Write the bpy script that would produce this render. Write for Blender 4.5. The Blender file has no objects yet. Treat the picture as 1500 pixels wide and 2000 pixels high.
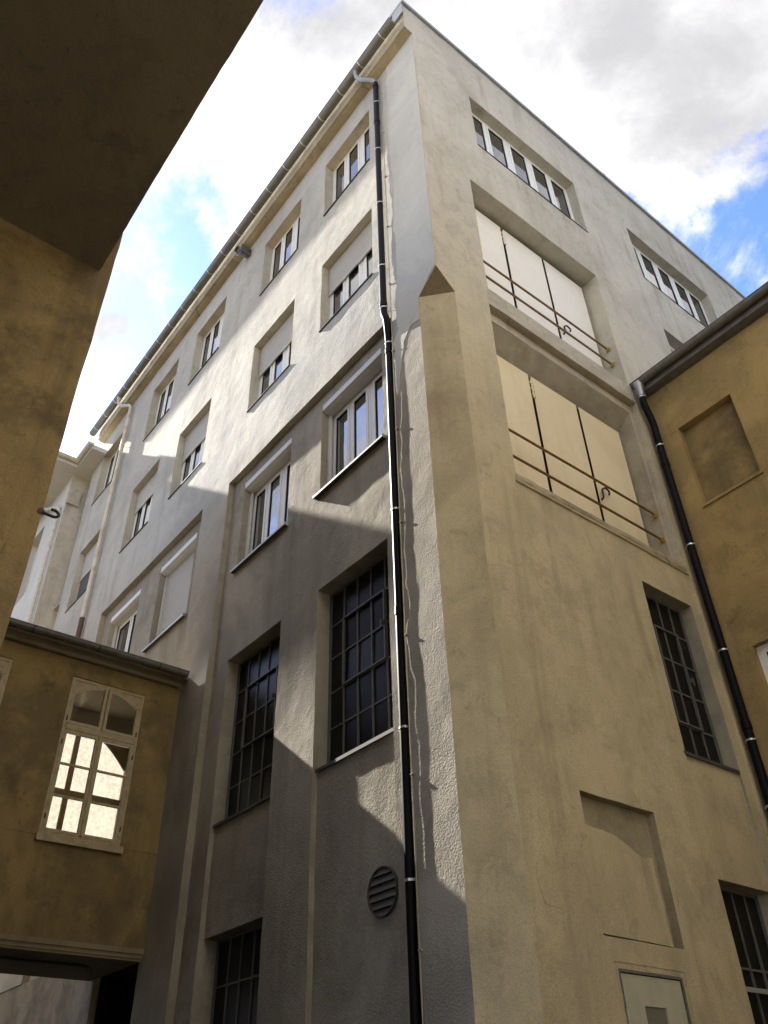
import bpy, bmesh, math, random
from mathutils import Vector, Matrix, noise

random.seed(7)
SC = bpy.context.scene
COL = SC.collection
R = math.radians

# ------------------------------------------------------------------ camera
cam_d = bpy.data.cameras.new("camera")
cam = bpy.data.objects.new("camera", cam_d)
COL.objects.link(cam)
cam_d.sensor_fit = 'AUTO'
cam_d.sensor_width = 36.0
cam_d.lens = 1626.2242 / 2000 * 36.0
cam_d.clip_start = 0.05
cam_d.clip_end = 2000
yaw, pitch, roll = 2.25364578 - math.pi, 0.665070686, -0.0296574629
fw = Vector((math.sin(yaw) * math.cos(pitch), math.cos(yaw) * math.cos(pitch), math.sin(pitch)))
r0 = Vector((math.cos(yaw), -math.sin(yaw), 0))
u0 = r0.cross(fw)
rt = math.cos(roll) * r0 + math.sin(roll) * u0
up = -math.sin(roll) * r0 + math.cos(roll) * u0
cam.matrix_world = Matrix(((rt.x, up.x, -fw.x, 5.2273), (rt.y, up.y, -fw.y, -5.3782), (rt.z, up.z, -fw.z, 1.6), (0, 0, 0, 1)))
SC.camera = cam

# ------------------------------------------------------------------ sun
SUN_TO = Vector((10.8, 1.0, -8.4)).normalized()          # the way the light travels: it rakes along the long facade
sun_el = math.asin(-SUN_TO.z)
sun_d = bpy.data.lights.new("sun", 'SUN')
sun_d.energy = 4.1
sun_d.angle = R(0.53)
sun_d.color = (1.0, 0.93, 0.82)
sun = bpy.data.objects.new("sun", sun_d)
COL.objects.link(sun)
sun.location = (-30, -4, 40)
sun.rotation_euler = SUN_TO.to_track_quat('-Z', 'Y').to_euler()

# ------------------------------------------------------------------ sky with clouds
world = bpy.data.worlds.new("World")
SC.world = world
world.use_nodes = True
SKY_STRENGTH = 0.075


def build_sky():
    nt = world.node_tree
    N, L = nt.nodes, nt.links
    bg = N['Background']
    bg.inputs[1].default_value = SKY_STRENGTH
    sky = N.new('ShaderNodeTexSky')
    sky.sky_type = 'NISHITA'
    sky.sun_disc = False
    sky.sun_elevation = sun_el
    sky.sun_rotation = math.atan2(-10.8, -1.0) % (2 * math.pi)
    sky.air_density = 1.0
    sky.dust_density = 0.6
    tc = N.new('ShaderNodeTexCoord')
    sep = N.new('ShaderNodeSeparateXYZ')
    L.new(tc.outputs['Generated'], sep.inputs[0])

    def mth(op, a, b=None, c=None, clamp=False):
        n = N.new('ShaderNodeMath')
        n.operation = op
        n.use_clamp = clamp
        for i, v in enumerate((a, b, c)):
            if v is None:
                continue
            if isinstance(v, (int, float)):
                n.inputs[i].default_value = v
            else:
                L.new(v, n.inputs[i])
        return n.outputs[0]
    den = mth('ADD', mth('MAXIMUM', sep.outputs['Z'], 0.0), 0.25)
    cmb = N.new('ShaderNodeCombineXYZ')
    L.new(mth('DIVIDE', sep.outputs['X'], den), cmb.inputs[0])
    L.new(mth('DIVIDE', sep.outputs['Y'], den), cmb.inputs[1])

    def nz(scale, detail, rough, dist, off):
        n = N.new('ShaderNodeTexNoise')
        n.inputs['Scale'].default_value = scale
        n.inputs['Detail'].default_value = detail
        n.inputs['Roughness'].default_value = rough
        n.inputs['Distortion'].default_value = dist
        mp = N.new('ShaderNodeMapping')
        mp.inputs['Location'].default_value = off
        L.new(cmb.outputs[0], mp.inputs[0])
        L.new(mp.outputs[0], n.inputs['Vector'])
        return n.outputs['Fac']
    n1 = nz(2.1, 14, 0.62, 0.25, (3.1, 1.7, 0.0))
    n2 = nz(6.5, 12, 0.66, 0.35, (7.3, 2.2, 1.0))
    n3 = nz(2.9, 12, 0.62, 0.3, (1.3, 9.4, 2.0))
    cov = mth('ADD', mth('MULTIPLY', n1, 0.5), mth('MULTIPLY', n2, 0.5))

    wn = N.new('ShaderNodeTexNoise')
    wn.inputs['Scale'].default_value = 9.0
    wn.inputs['Detail'].default_value = 10
    wn.inputs['Roughness'].default_value = 0.6
    L.new(tc.outputs['Generated'], wn.inputs['Vector'])
    ws = N.new('ShaderNodeVectorMath')
    ws.operation = 'MULTIPLY_ADD'
    ws.inputs[1].default_value = (0.22, 0.22, 0.22)
    L.new(wn.outputs['Color'], ws.inputs[0])
    L.new(tc.outputs['Generated'], ws.inputs[2])
    wm = N.new('ShaderNodeVectorMath')
    wm.operation = 'SUBTRACT'
    wm.inputs[1].default_value = (0.11, 0.11, 0.11)
    L.new(ws.outputs[0], wm.inputs[0])
    wz = N.new('ShaderNodeVectorMath')
    wz.operation = 'NORMALIZE'
    L.new(wm.outputs[0], wz.inputs[0])

    def blob(d, width, amt, base):
        v = Vector(d).normalized()
        dp = N.new('ShaderNodeVectorMath')
        dp.operation = 'DOT_PRODUCT'
        L.new(wz.outputs[0], dp.inputs[0])
        dp.inputs[1].default_value = v
        c0 = math.cos(R(width))
        mr = N.new('ShaderNodeMapRange')
        mr.interpolation_type = 'SMOOTHSTEP'
        mr.inputs['From Min'].default_value = c0
        mr.inputs['From Max'].default_value = 1.0
        mr.inputs['To Min'].default_value = 0.0
        mr.inputs['To Max'].default_value = amt
        L.new(dp.outputs['Value'], mr.inputs['Value'])
        return mth('ADD', base, mr.outputs[0])
    for d, w_, a_ in HOLES:
        cov = blob(d, w_, a_, cov)
    fac = N.new('ShaderNodeMapRange')
    fac.interpolation_type = 'SMOOTHSTEP'
    fac.inputs['From Min'].default_value = 0.385
    fac.inputs['From Max'].default_value = 0.55
    L.new(cov, fac.inputs['Value'])
    g = mth('ADD', n3, 0.0)
    for d, w_, a_ in GREYS:
        g = blob(d, w_, a_, g)
    gm = N.new('ShaderNodeMapRange')
    gm.interpolation_type = 'SMOOTHSTEP'
    gm.inputs['From Min'].default_value = 0.33
    gm.inputs['From Max'].default_value = 0.68
    L.new(mth('ADD', mth('MULTIPLY', g, 0.62), mth('MULTIPLY', n2, 0.38)), gm.inputs['Value'])
    cc = N.new('ShaderNodeMix')
    cc.data_type = 'RGBA'
    cc.inputs['A'].default_value = CLOUD_GREY
    cc.inputs['B'].default_value = CLOUD_WHITE
    L.new(gm.outputs[0], cc.inputs['Factor'])
    tint = N.new('ShaderNodeMix')
    tint.data_type = 'RGBA'
    tint.blend_type = 'MULTIPLY'
    tint.inputs['Factor'].default_value = 1.0
    tint.inputs['B'].default_value = (0.66, 0.80, 1.18, 1)
    L.new(sky.outputs[0], tint.inputs['A'])
    mx = N.new('ShaderNodeMix')
    mx.data_type = 'RGBA'
    L.new(fac.outputs[0], mx.inputs['Factor'])
    L.new(tint.outputs['Result'], mx.inputs['A'])
    L.new(cc.outputs['Result'], mx.inputs['B'])
    L.new(mx.outputs['Result'], bg.inputs[0])


CLOUD_WHITE = (4.5, 4.42, 4.36, 1)
CLOUD_GREY = (1.9, 1.88, 1.95, 1)


def pdir(px, py):
    return fw * 1626.2 + rt * (px - 750) - up * (py - 1000)


HOLES = [(pdir(1350, 370), 9, -0.17), (pdir(1480, 500), 8, -0.12), (pdir(1400, 455), 5.5, 0.22),
         (pdir(420, 360), 3.2, -0.075), (pdir(345, 450), 3.2, -0.065), (pdir(320, 570), 4.0, -0.065), (pdir(440, 175), 1.6, -0.09),
         (pdir(150, 800), 9, -0.13), (pdir(1050, 130), 15, 0.16), (pdir(480, 250), 9, 0.10), (pdir(250, 620), 5, 0.08), (pdir(1390, 150), 8, 0.16)]
GREYS = [(pdir(1390, 130), 9, -0.09), (pdir(1120, 20), 6, -0.07), (pdir(720, 20), 8, -0.12), (pdir(950, 190), 9, 0.05), (pdir(430, 380), 14, 0.05), (pdir(1270, 480), 7, 0.16)]
build_sky()

SC.view_settings.view_transform = 'Standard'
SC.view_settings.look = 'None'
SC.view_settings.exposure = 2.35
SC.view_settings.gamma = 1
SC.view_settings.use_curve_mapping = False
SC.cycles.max_bounces = 8
SC.cycles.diffuse_bounces = 5
SC.cycles.glossy_bounces = 4
SC.cycles.transparent_max_bounces = 8
SC.cycles.caustics_reflective = False
SC.cycles.caustics_refractive = False


# ------------------------------------------------------------------ materials
def new_mat(name):
    m = bpy.data.materials.new(name)
    m.use_nodes = True
    nt = m.node_tree
    return m, nt, nt.nodes['Principled BSDF']


def simple(name, col, rough=0.5, metal=0.0, spec=0.5, grime=0.0, gscale=6.0, gcol=(0.03, 0.025, 0.02), bump=0.0, bscale=40):
    m, nt, b = new_mat(name)
    N, L = nt.nodes, nt.links
    b.inputs['Roughness'].default_value = rough
    b.inputs['Metallic'].default_value = metal
    b.inputs['Specular IOR Level'].default_value = spec
    b.inputs['Base Color'].default_value = (*col, 1)
    if grime or bump:
        geo = N.new('ShaderNodeNewGeometry')
    if grime:
        n = N.new('ShaderNodeTexNoise')
        n.inputs['Scale'].default_value = gscale
        n.inputs['Detail'].default_value = 9
        n.inputs['Roughness'].default_value = 0.65
        L.new(geo.outputs['Position'], n.inputs['Vector'])
        cr = N.new('ShaderNodeMapRange')
        cr.inputs['From Min'].default_value = 0.45
        cr.inputs['From Max'].default_value = 0.75
        cr.inputs['To Max'].default_value = grime
        L.new(n.outputs['Fac'], cr.inputs['Value'])
        mx = N.new('ShaderNodeMix')
        mx.data_type = 'RGBA'
        mx.inputs['A'].default_value = (*col, 1)
        mx.inputs['B'].default_value = (*gcol, 1)
        L.new(cr.outputs[0], mx.inputs['Factor'])
        L.new(mx.outputs['Result'], b.inputs['Base Color'])
    if bump:
        n = N.new('ShaderNodeTexNoise')
        n.inputs['Scale'].default_value = bscale
        n.inputs['Detail'].default_value = 4
        L.new(geo.outputs['Position'], n.inputs['Vector'])
        bp = N.new('ShaderNodeBump')
        bp.inputs['Strength'].default_value = bump
        bp.inputs['Distance'].default_value = 0.01
        L.new(n.outputs['Fac'], bp.inputs['Height'])
        L.new(bp.outputs[0], b.inputs['Normal'])
    return m


def plaster(name, c1, c2, c3, big=0.55, stain=0.5, streak=0.35, grain=38, gstr=0.5, gdist=0.012, speck=0.25, spots=0.0, off=0.0, lump=0.35, streak_dir=(2.6, 2.6, 0.22), cracks=0.0, low=None, worn=0.0):
    """painted or raw render: two mottled tones, rain streaks in a third, pits, cracks and a trowelled or scratched grain"""
    m, nt, b = new_mat(name)
    N, L = nt.nodes, nt.links
    b.inputs['Roughness'].default_value = 0.92
    b.inputs['Specular IOR Level'].default_value = 0.25
    geo = N.new('ShaderNodeNewGeometry')
    pos = geo.outputs['Position']

    def mapped(scale):
        mp = N.new('ShaderNodeMapping')
        mp.inputs['Location'].default_value = (off, off * 1.7, off * 0.6)
        mp.inputs['Scale'].default_value = scale
        L.new(pos, mp.inputs[0])
        return mp.outputs[0]

    def nz(scale, detail=8, rough=0.6, vec=None, dist=0.0):
        n = N.new('ShaderNodeTexNoise')
        n.inputs['Scale'].default_value = scale
        n.inputs['Detail'].default_value = detail
        n.inputs['Roughness'].default_value = rough
        n.inputs['Distortion'].default_value = dist
        L.new(vec if vec else base, n.inputs['Vector'])
        return n.outputs['Fac']

    def rng(v, a, b_, lo=0.0, hi=1.0):
        r = N.new('ShaderNodeMapRange')
        r.interpolation_type = 'SMOOTHSTEP'
        for k, x in (('From Min', a), ('From Max', b_), ('To Min', lo), ('To Max', hi)):
            r.inputs[k].default_value = x
        L.new(v, r.inputs['Value'])
        return r.outputs[0]

    def mix(f, a, b_, mode='MIX'):
        x = N.new('ShaderNodeMix')
        x.data_type = 'RGBA'
        x.blend_type = mode
        for k, v in (('Factor', f), ('A', a), ('B', b_)):
            if isinstance(v, tuple):
                x.inputs[k].default_value = (*v, 1)
            elif isinstance(v, float):
                x.inputs[k].default_value = v
            else:
                L.new(v, x.inputs[k])
        return x.outputs['Result']
    base = mapped((1, 1, 1))
    col = mix(rng(nz(big, 9, 0.62, dist=0.6), 0.38, 0.62), c1, c2)
    if low:
        # a second pair of tones on the lower storeys, with a ragged upper edge
        sx = N.new('ShaderNodeSeparateXYZ')
        L.new(pos, sx.inputs[0])
        ad = N.new('ShaderNodeMath')
        ad.operation = 'MULTIPLY_ADD'
        ad.inputs[1].default_value = 3.0
        L.new(nz(0.9, 7, 0.6), ad.inputs[0])
        L.new(sx.outputs['Z'], ad.inputs[2])
        col = mix(rng(ad.outputs[0], low[2] + 1.5, low[3] + 1.5, 1.0, 0.0), col, mix(rng(nz(big * 1.6, 8, 0.6), 0.4, 0.62), low[0], low[1]))
    if streak:
        st = N.new('ShaderNodeMath')
        st.operation = 'MULTIPLY'
        L.new(rng(nz(1.0, 8, 0.65, mapped(streak_dir)), 0.46, 0.72), st.inputs[0])
        L.new(rng(nz(0.7, 4, 0.5, mapped((1, 1, 1))), 0.35, 0.65, 0.25, 1.0), st.inputs[1])
        k = N.new('ShaderNodeMath')
        k.operation = 'MULTIPLY'
        k.inputs[1].default_value = streak
        L.new(st.outputs[0], k.inputs[0])
        col = mix(k.outputs[0], col, c3)
    if stain:
        col = mix(rng(nz(3.2, 10, 0.7, dist=0.8), 0.52, 0.78, 0.0, stain), col, c3)
    if worn:
        # worn patches with a sharper ragged rim, and fine scratches slanting down the wall
        blot = rng(nz(1.5, 13, 0.74, dist=0.25), 0.49, 0.59)
        col = mix(rng(nz(0.45, 3, 0.5), 0.40, 0.62, 0.0, worn), col, mix(blot, col, mix(0.55, col, c3)))
        blo2 = rng(nz(2.9, 12, 0.7, mapped((1.0, 1.0, 0.7)), dist=0.2), 0.55, 0.64, 0.0, worn * 0.55)
        col = mix(blo2, col, mix(0.6, col, (min(1.0, c1[0] * 1.18), min(1.0, c1[1] * 1.14), min(1.0, c1[2] * 1.02))))
        scr = rng(nz(1.0, 10, 0.72, mapped((9.0, 9.0, 3.2)), dist=0.5), 0.60, 0.70, 0.0, worn * 0.75)
        col = mix(scr, col, (c3[0] * 0.75, c3[1] * 0.72, c3[2] * 0.7))
    if spots:
        col = mix(rng(nz(14, 6, 0.7), 0.66, 0.74, 0.0, spots), col, c3)
    fine = nz(grain * 1.3, 3, 0.6)
    col = mix(speck, col, mix(rng(fine, 0.3, 0.7), (0.45, 0.45, 0.45), (1.0, 1.0, 1.0)), 'MULTIPLY')
    if cracks:
        v = N.new('ShaderNodeTexVoronoi')
        v.feature = 'DISTANCE_TO_EDGE'
        v.inputs['Scale'].default_value = 0.45
        vm = N.new('ShaderNodeMix')
        vm.data_type = 'VECTOR'
        vm.inputs['Factor'].default_value = 0.22
        nn = N.new('ShaderNodeTexNoise')
        nn.inputs['Scale'].default_value = 2.2
        nn.inputs['Detail'].default_value = 8
        L.new(base, nn.inputs['Vector'])
        L.new(base, vm.inputs['A'])
        L.new(nn.outputs['Color'], vm.inputs['B'])
        L.new(vm.outputs['Result'], v.inputs['Vector'])
        line = rng(v.outputs['Distance'], 0.0, 0.006, 1.0, 0.0)
        gate = rng(nz(0.5, 3, 0.5), 0.52, 0.58)
        mu = N.new('ShaderNodeMath')
        mu.operation = 'MULTIPLY'
        L.new(line, mu.inputs[0])
        L.new(gate, mu.inputs[1])
        m2 = N.new('ShaderNodeMath')
        m2.operation = 'MULTIPLY'
        m2.inputs[1].default_value = cracks
        L.new(mu.outputs[0], m2.inputs[0])
        col = mix(m2.outputs[0], col, (0.06, 0.05, 0.04))
    L.new(col, b.inputs['Base Color'])
    bp = N.new('ShaderNodeBump')
    bp.inputs['Strength'].default_value = gstr
    bp.inputs['Distance'].default_value = gdist
    L.new(rng(nz(0.8, 6, 0.6), 0.35, 0.65, gstr * 0.25, gstr), bp.inputs['Strength'])
    L.new(nz(grain, 3, 0.55), bp.inputs['Height'])
    b2 = N.new('ShaderNodeBump')
    b2.inputs['Strength'].default_value = lump
    b2.inputs['Distance'].default_value = 0.03
    L.new(nz(5.0, 6, 0.6), b2.inputs['Height'])
    L.new(b2.outputs[0], bp.inputs['Normal'])
    L.new(bp.outputs[0], b.inputs['Normal'])
    return m


M = {}
M['upper'] = plaster('scratched_cream_render', (0.58, 0.56, 0.495), (0.475, 0.465, 0.42), (0.31, 0.295, 0.245), big=0.5, streak=0.6, stain=0.5, grain=46, gstr=0.95, gdist=0.013, speck=0.45, lump=0.28, spots=0.35, low=((0.46, 0.418, 0.345), (0.36, 0.328, 0.272), 9.6, 12.6), worn=0.55)
M['recess'] = plaster('scratched_grey_render', (0.455, 0.415, 0.335), (0.35, 0.318, 0.257), (0.18, 0.16, 0.12), big=0.6, streak=0.6, stain=0.5, grain=46, gstr=0.95, gdist=0.013, speck=0.45, off=3.0, lump=0.28, spots=0.3, worn=0.6)
M['reveal'] = plaster('smooth_cream_reveal_paint', (0.56, 0.525, 0.43), (0.48, 0.45, 0.37), (0.22, 0.19, 0.14), big=0.8, streak=0.6, stain=0.5, grain=60, gstr=0.3, gdist=0.006, speck=0.2, off=5.0, worn=0.5, low=((0.40, 0.365, 0.285), (0.31, 0.28, 0.215), 10.5, 14.0))
M['right'] = plaster('smooth_sand_render', (0.63, 0.575, 0.47), (0.54, 0.495, 0.405), (0.31, 0.265, 0.18), big=0.45, streak=0.65, stain=0.65, grain=60, gstr=0.45, gdist=0.008, speck=0.5, spots=0.75, off=9.0, cracks=0.12, lump=0.3, low=((0.64, 0.54, 0.34), (0.52, 0.44, 0.285), 8.0, 16.0), worn=0.6)
M['chamfer'] = plaster('mottled_sand_render', (0.63, 0.535, 0.345), (0.51, 0.435, 0.285), (0.28, 0.23, 0.14), big=1.1, streak=0.5, stain=0.7, grain=60, gstr=0.5, gdist=0.008, speck=0.4, spots=0.7, off=13.0, lump=0.3, worn=0.65)
M['grey_patch'] = plaster('smooth_grey_mortar', (0.66, 0.645, 0.575), (0.585, 0.575, 0.52), (0.40, 0.38, 0.32), big=0.7, streak=0.3, stain=0.4, grain=55, gstr=0.25, gdist=0.006, speck=0.25, off=17.0, spots=0.3)
M['eave'] = plaster('weathered_eave_render', (0.50, 0.44, 0.31), (0.39, 0.34, 0.24), (0.13, 0.105, 0.07), big=1.3, streak=0.55, stain=0.75, grain=30, gstr=0.4, gdist=0.01, speck=0.3, off=21.0, streak_dir=(0.3, 4, 4), cracks=0.9)
M['ochre'] = plaster('ochre_render', (0.42, 0.30, 0.125), (0.315, 0.228, 0.10), (0.16, 0.118, 0.058), big=0.8, streak=0.6, stain=0.8, grain=52, gstr=0.5, gdist=0.009, speck=0.35, spots=0.6, off=25.0, lump=0.35, worn=0.65)
M['ochre_gate'] = plaster('stained_ochre_render', (0.38, 0.262, 0.105), (0.23, 0.165, 0.075), (0.10, 0.075, 0.04), big=1.0, streak=0.65, stain=0.85, grain=52, gstr=0.5, gdist=0.01, speck=0.35, spots=0.6, off=61.0, lump=0.45, worn=0.75)
M['beam'] = plaster('grimy_sand_render', (0.54, 0.48, 0.37), (0.43, 0.385, 0.30), (0.17, 0.145, 0.10), big=1.2, streak=0.5, stain=0.8, grain=48, gstr=0.4, gdist=0.01, speck=0.35, spots=0.6, off=65.0, streak_dir=(3, 0.5, 3))
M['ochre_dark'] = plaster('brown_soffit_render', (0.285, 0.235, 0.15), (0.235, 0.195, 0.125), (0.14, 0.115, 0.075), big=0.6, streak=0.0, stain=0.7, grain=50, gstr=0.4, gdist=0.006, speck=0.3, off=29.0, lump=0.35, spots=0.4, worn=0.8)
M['ochre_wing'] = plaster('brown_ochre_render', (0.33, 0.24, 0.10), (0.20, 0.148, 0.07), (0.11, 0.083, 0.044), big=0.95, streak=0.55, stain=0.8, grain=52, gstr=0.5, gdist=0.009, speck=0.35, spots=0.5, off=33.0, lump=0.35, worn=0.7)
M['white'] = plaster('white_render', (0.66, 0.65, 0.60), (0.60, 0.59, 0.54), (0.42, 0.40, 0.35), big=0.6, streak=0.3, stain=0.25, grain=40, gstr=0.3, gdist=0.006, speck=0.12, off=37.0)
M['cream_panel'] = plaster('cream_board', (0.84, 0.795, 0.71), (0.81, 0.76, 0.67), (0.66, 0.58, 0.46), big=0.8, streak=0.2, stain=0.12, grain=8, gstr=0.03, gdist=0.004, speck=0.05, off=41.0, lump=0.05)
M['warm_panel'] = plaster('yellowish_cream_board', (0.84, 0.725, 0.50), (0.79, 0.67, 0.445), (0.58, 0.45, 0.26), big=0.8, streak=0.35, stain=0.2, grain=8, gstr=0.03, gdist=0.004, speck=0.06, off=43.0, lump=0.05)  # the cream board in a yellower tone, for the lower screen
M['niche'] = plaster('dark_niche_render', (0.40, 0.34, 0.225), (0.31, 0.265, 0.18), (0.17, 0.14, 0.09), big=1.3, streak=0.5, stain=0.7, grain=50, gstr=0.4, gdist=0.008, speck=0.35, spots=0.5, off=71.0, worn=0.7)  # darker tone for the back of the niche
M['peeled'] = plaster('peeled_pale_render', (0.27, 0.235, 0.175), (0.17, 0.148, 0.112), (0.075, 0.064, 0.05), big=1.6, streak=0.6, stain=0.8, grain=36, gstr=0.4, gdist=0.01, speck=0.3, off=47.0)
M['room'] = simple('dim_room_paint', (0.30, 0.265, 0.205), 0.9)
M['asphalt'] = simple('asphalt', (0.052, 0.051, 0.05), 0.95, grime=0.5, gscale=1.2, gcol=(0.09, 0.085, 0.08), bump=0.5, bscale=90)
M['zinc'] = simple('zinc', (0.36, 0.37, 0.37), 0.45, 0.75, grime=0.45, gscale=5, gcol=(0.16, 0.155, 0.14))
M['gutter_zinc'] = simple('grey_gutter_zinc', (0.21, 0.215, 0.20), 0.5, 0.5, grime=0.5, gscale=6, gcol=(0.10, 0.098, 0.088))
M['old_zinc'] = simple('weathered_zinc', (0.19, 0.185, 0.17), 0.6, 0.5, grime=0.6, gscale=7, gcol=(0.07, 0.065, 0.055))
M['cream_zinc'] = simple('cream_painted_zinc', (0.60, 0.565, 0.46), 0.5, 0.0, grime=0.5, gscale=7, gcol=(0.18, 0.14, 0.09))
M['rust_white'] = simple('rust_stained_white_paint', (0.62, 0.57, 0.46), 0.55, 0.0, grime=0.75, gscale=4, gcol=(0.30, 0.19, 0.09))
M['rust'] = simple('brown_rusty_iron', (0.12, 0.07, 0.04), 0.8, 0.1, grime=0.6, gscale=14, gcol=(0.03, 0.025, 0.022))
M['black_pipe'] = simple('black_plastic', (0.006, 0.0055, 0.007), 0.48, 0.0, spec=0.10)
M['clamp'] = simple('galvanised_clamp', (0.62, 0.62, 0.60), 0.35, 0.9)
M['white_frame'] = simple('white_window_plastic', (0.80, 0.79, 0.74), 0.4, grime=0.12, gscale=8, gcol=(0.35, 0.33, 0.28))
M['alu'] = simple('white_aluminium', (0.68, 0.68, 0.66), 0.42, grime=0.2, gscale=6, gcol=(0.38, 0.37, 0.34))
M['gasket'] = simple('black_rubber_gasket', (0.012, 0.012, 0.012), 0.7)
M['shutter'] = simple('grey_white_shutter', (0.56, 0.555, 0.52), 0.5, grime=0.15, gscale=5, gcol=(0.4, 0.39, 0.35))
M['iron_bar'] = simple('dark_painted_steel', (0.15, 0.145, 0.135), 0.6, 0.2, grime=0.4, gscale=10, gcol=(0.03, 0.025, 0.02))
M['sill_metal'] = simple('dark_sheet_metal', (0.06, 0.057, 0.054), 0.65, 0.1, grime=0.3, gscale=9, gcol=(0.12, 0.11, 0.1))
M['sill_light'] = simple('pale_sheet_metal', (0.42, 0.42, 0.40), 0.45, 0.3, grime=0.2, gscale=9, gcol=(0.3, 0.29, 0.27))
M['brass'] = simple('brassy_yellow_paint', (0.42, 0.29, 0.07), 0.45, 0.1, grime=0.4, gscale=14, gcol=(0.12, 0.07, 0.02))
M['rail'] = simple('ochre_painted_steel', (0.20, 0.125, 0.035), 0.5, 0.1, grime=0.75, gscale=12, gcol=(0.04, 0.025, 0.015))
M['old_wood'] = simple('yellowed_white_wood', (0.43, 0.345, 0.20), 0.6, grime=0.6, gscale=9, gcol=(0.15, 0.105, 0.055))
M['door_paint'] = simple('pale_green_door_paint', (0.46, 0.45, 0.33), 0.55, grime=0.45, gscale=4, gcol=(0.25, 0.22, 0.15), bump=0.1)
M['vent'] = simple('grey_vent_metal', (0.11, 0.108, 0.10), 0.6, 0.2, grime=0.4, gscale=14, gcol=(0.05, 0.047, 0.043))
M['black'] = simple('black_iron', (0.010, 0.010, 0.010), 0.5)
M['gap'] = simple('dark_joint_and_shade', (0.016, 0.014, 0.014), 0.9)  # joints, and the painted shade of the doorway under the wing
M['door_pane'] = simple('grey_frosted_pane', (0.17, 0.16, 0.14), 0.35)
M['lens'] = simple('dark_red_lens', (0.03, 0.009, 0.008), 0.12)
M['screen'] = simple('insect_screen', (0.075, 0.072, 0.068), 0.85)


def glass(name, col=(0.018, 0.02, 0.022), ior=3.8, rough=0.015, wav=0.04, wscale=2.0):
    m, nt, b = new_mat(name)
    N, L = nt.nodes, nt.links
    b.inputs['Base Color'].default_value = (*col, 1)
    b.inputs['Roughness'].default_value = rough
    b.inputs['IOR'].default_value = ior
    geo = N.new('ShaderNodeNewGeometry')
    n = N.new('ShaderNodeTexNoise')
    n.inputs['Scale'].default_value = wscale
    n.inputs['Detail'].default_value = 1
    L.new(geo.outputs['Position'], n.inputs['Vector'])
    bp = N.new('ShaderNodeBump')
    bp.inputs['Strength'].default_value = wav
    bp.inputs['Distance'].default_value = 0.05
    L.new(n.outputs['Fac'], bp.inputs['Height'])
    L.new(bp.outputs[0], b.inputs['Normal'])
    return m


M['pane'] = glass('window_glass')
M['dirty_pane'] = glass('grimy_window_glass', (0.012, 0.0115, 0.011), 1.2, 0.30, 0.05, 3.0)


def clear_glass():
    m, nt, b = new_mat('old_clear_glass')
    N, L = nt.nodes, nt.links
    out = N['Material Output']
    tr = N.new('ShaderNodeBsdfTransparent')
    tr.inputs[0].default_value = (0.86, 0.85, 0.80, 1)
    gl = N.new('ShaderNodeBsdfGlossy')
    gl.inputs['Roughness'].default_value = 0.05
    fr = N.new('ShaderNodeFresnel')
    fr.inputs[0].default_value = 1.6
    mx = N.new('ShaderNodeMixShader')
    L.new(fr.outputs[0], mx.inputs[0])
    L.new(tr.outputs[0], mx.inputs[1])
    L.new(gl.outputs[0], mx.inputs[2])
    L.new(mx.outputs[0], out.inputs[0])
    return m


def frosted():
    m, nt, b = new_mat('ribbed_frosted_glass')
    N, L = nt.nodes, nt.links
    out = N['Material Output']
    geo = N.new('ShaderNodeNewGeometry')
    n = N.new('ShaderNodeTexNoise')
    n.inputs['Scale'].default_value = 17
    n.inputs['Detail'].default_value = 5
    L.new(geo.outputs['Position'], n.inputs['Vector'])
    cr = N.new('ShaderNodeMapRange')
    cr.inputs['From Min'].default_value = 0.35
    cr.inputs['From Max'].default_value = 0.65
    cr.inputs['To Min'].default_value = 0.45
    cr.inputs['To Max'].default_value = 0.95
    L.new(n.outputs['Fac'], cr.inputs['Value'])
    hsv = N.new('ShaderNodeMix')
    hsv.data_type = 'RGBA'
    hsv.inputs['A'].default_value = (0.17, 0.163, 0.15, 1)
    hsv.inputs['B'].default_value = (0.33, 0.325, 0.315, 1)
    L.new(cr.outputs[0], hsv.inputs['Factor'])
    t = N.new('ShaderNodeBsdfTranslucent')
    L.new(hsv.outputs['Result'], t.inputs[0])
    L.new(t.outputs[0], out.inputs[0])
    return m


M['clear'] = clear_glass()
M['frosted'] = frosted()


# ------------------------------------------------------------------ mesh helpers
def wob(p, amp):
    """a hand-floated wall is never flat: move a point by a few millimetres, the same way for every face that shares it"""
    if not amp:
        return p
    q = Vector(p)
    return q + noise.noise_vector(q * 0.9) * amp * 1.3 + noise.noise_vector(q * 3.1 + Vector((7, 3, 1))) * amp * 0.7 + noise.noise_vector(q * 8.3) * amp * 0.5


def finish(name, bm, mats, parent=None, smooth=None, loc=None, base=(0, 0, 0)):
    me = bpy.data.meshes.new(name)
    bm.normal_update()
    bm.to_mesh(me)
    bm.free()
    for m in (mats if isinstance(mats, (list, tuple)) else [mats]):
        me.materials.append(m)
    if smooth is not None:
        me.polygons.foreach_set('use_smooth', [True] * len(me.polygons))
        me.set_sharp_from_angle(angle=R(smooth))
    return place(name, me, parent, loc)


def place(name, me, parent=None, loc=None, mat=None):
    o = bpy.data.objects.new(name, me)
    COL.objects.link(o)
    if parent is not None:
        o.parent = parent
    if mat is not None:
        o.matrix_basis = mat
    elif loc is not None:
        o.location = loc
    return o


def thing(name, label, cat, loc=(0, 0, 0), group=None):
    e = bpy.data.objects.new(name, None)
    e.empty_display_size = 0.3
    COL.objects.link(e)
    e.location = loc
    e['label'] = label
    e['category'] = cat
    if group:
        e['group'] = group
    return e


def tag(o, label, cat, group=None):
    o['label'] = label
    o['category'] = cat
    if group:
        o['group'] = group
    return o


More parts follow.
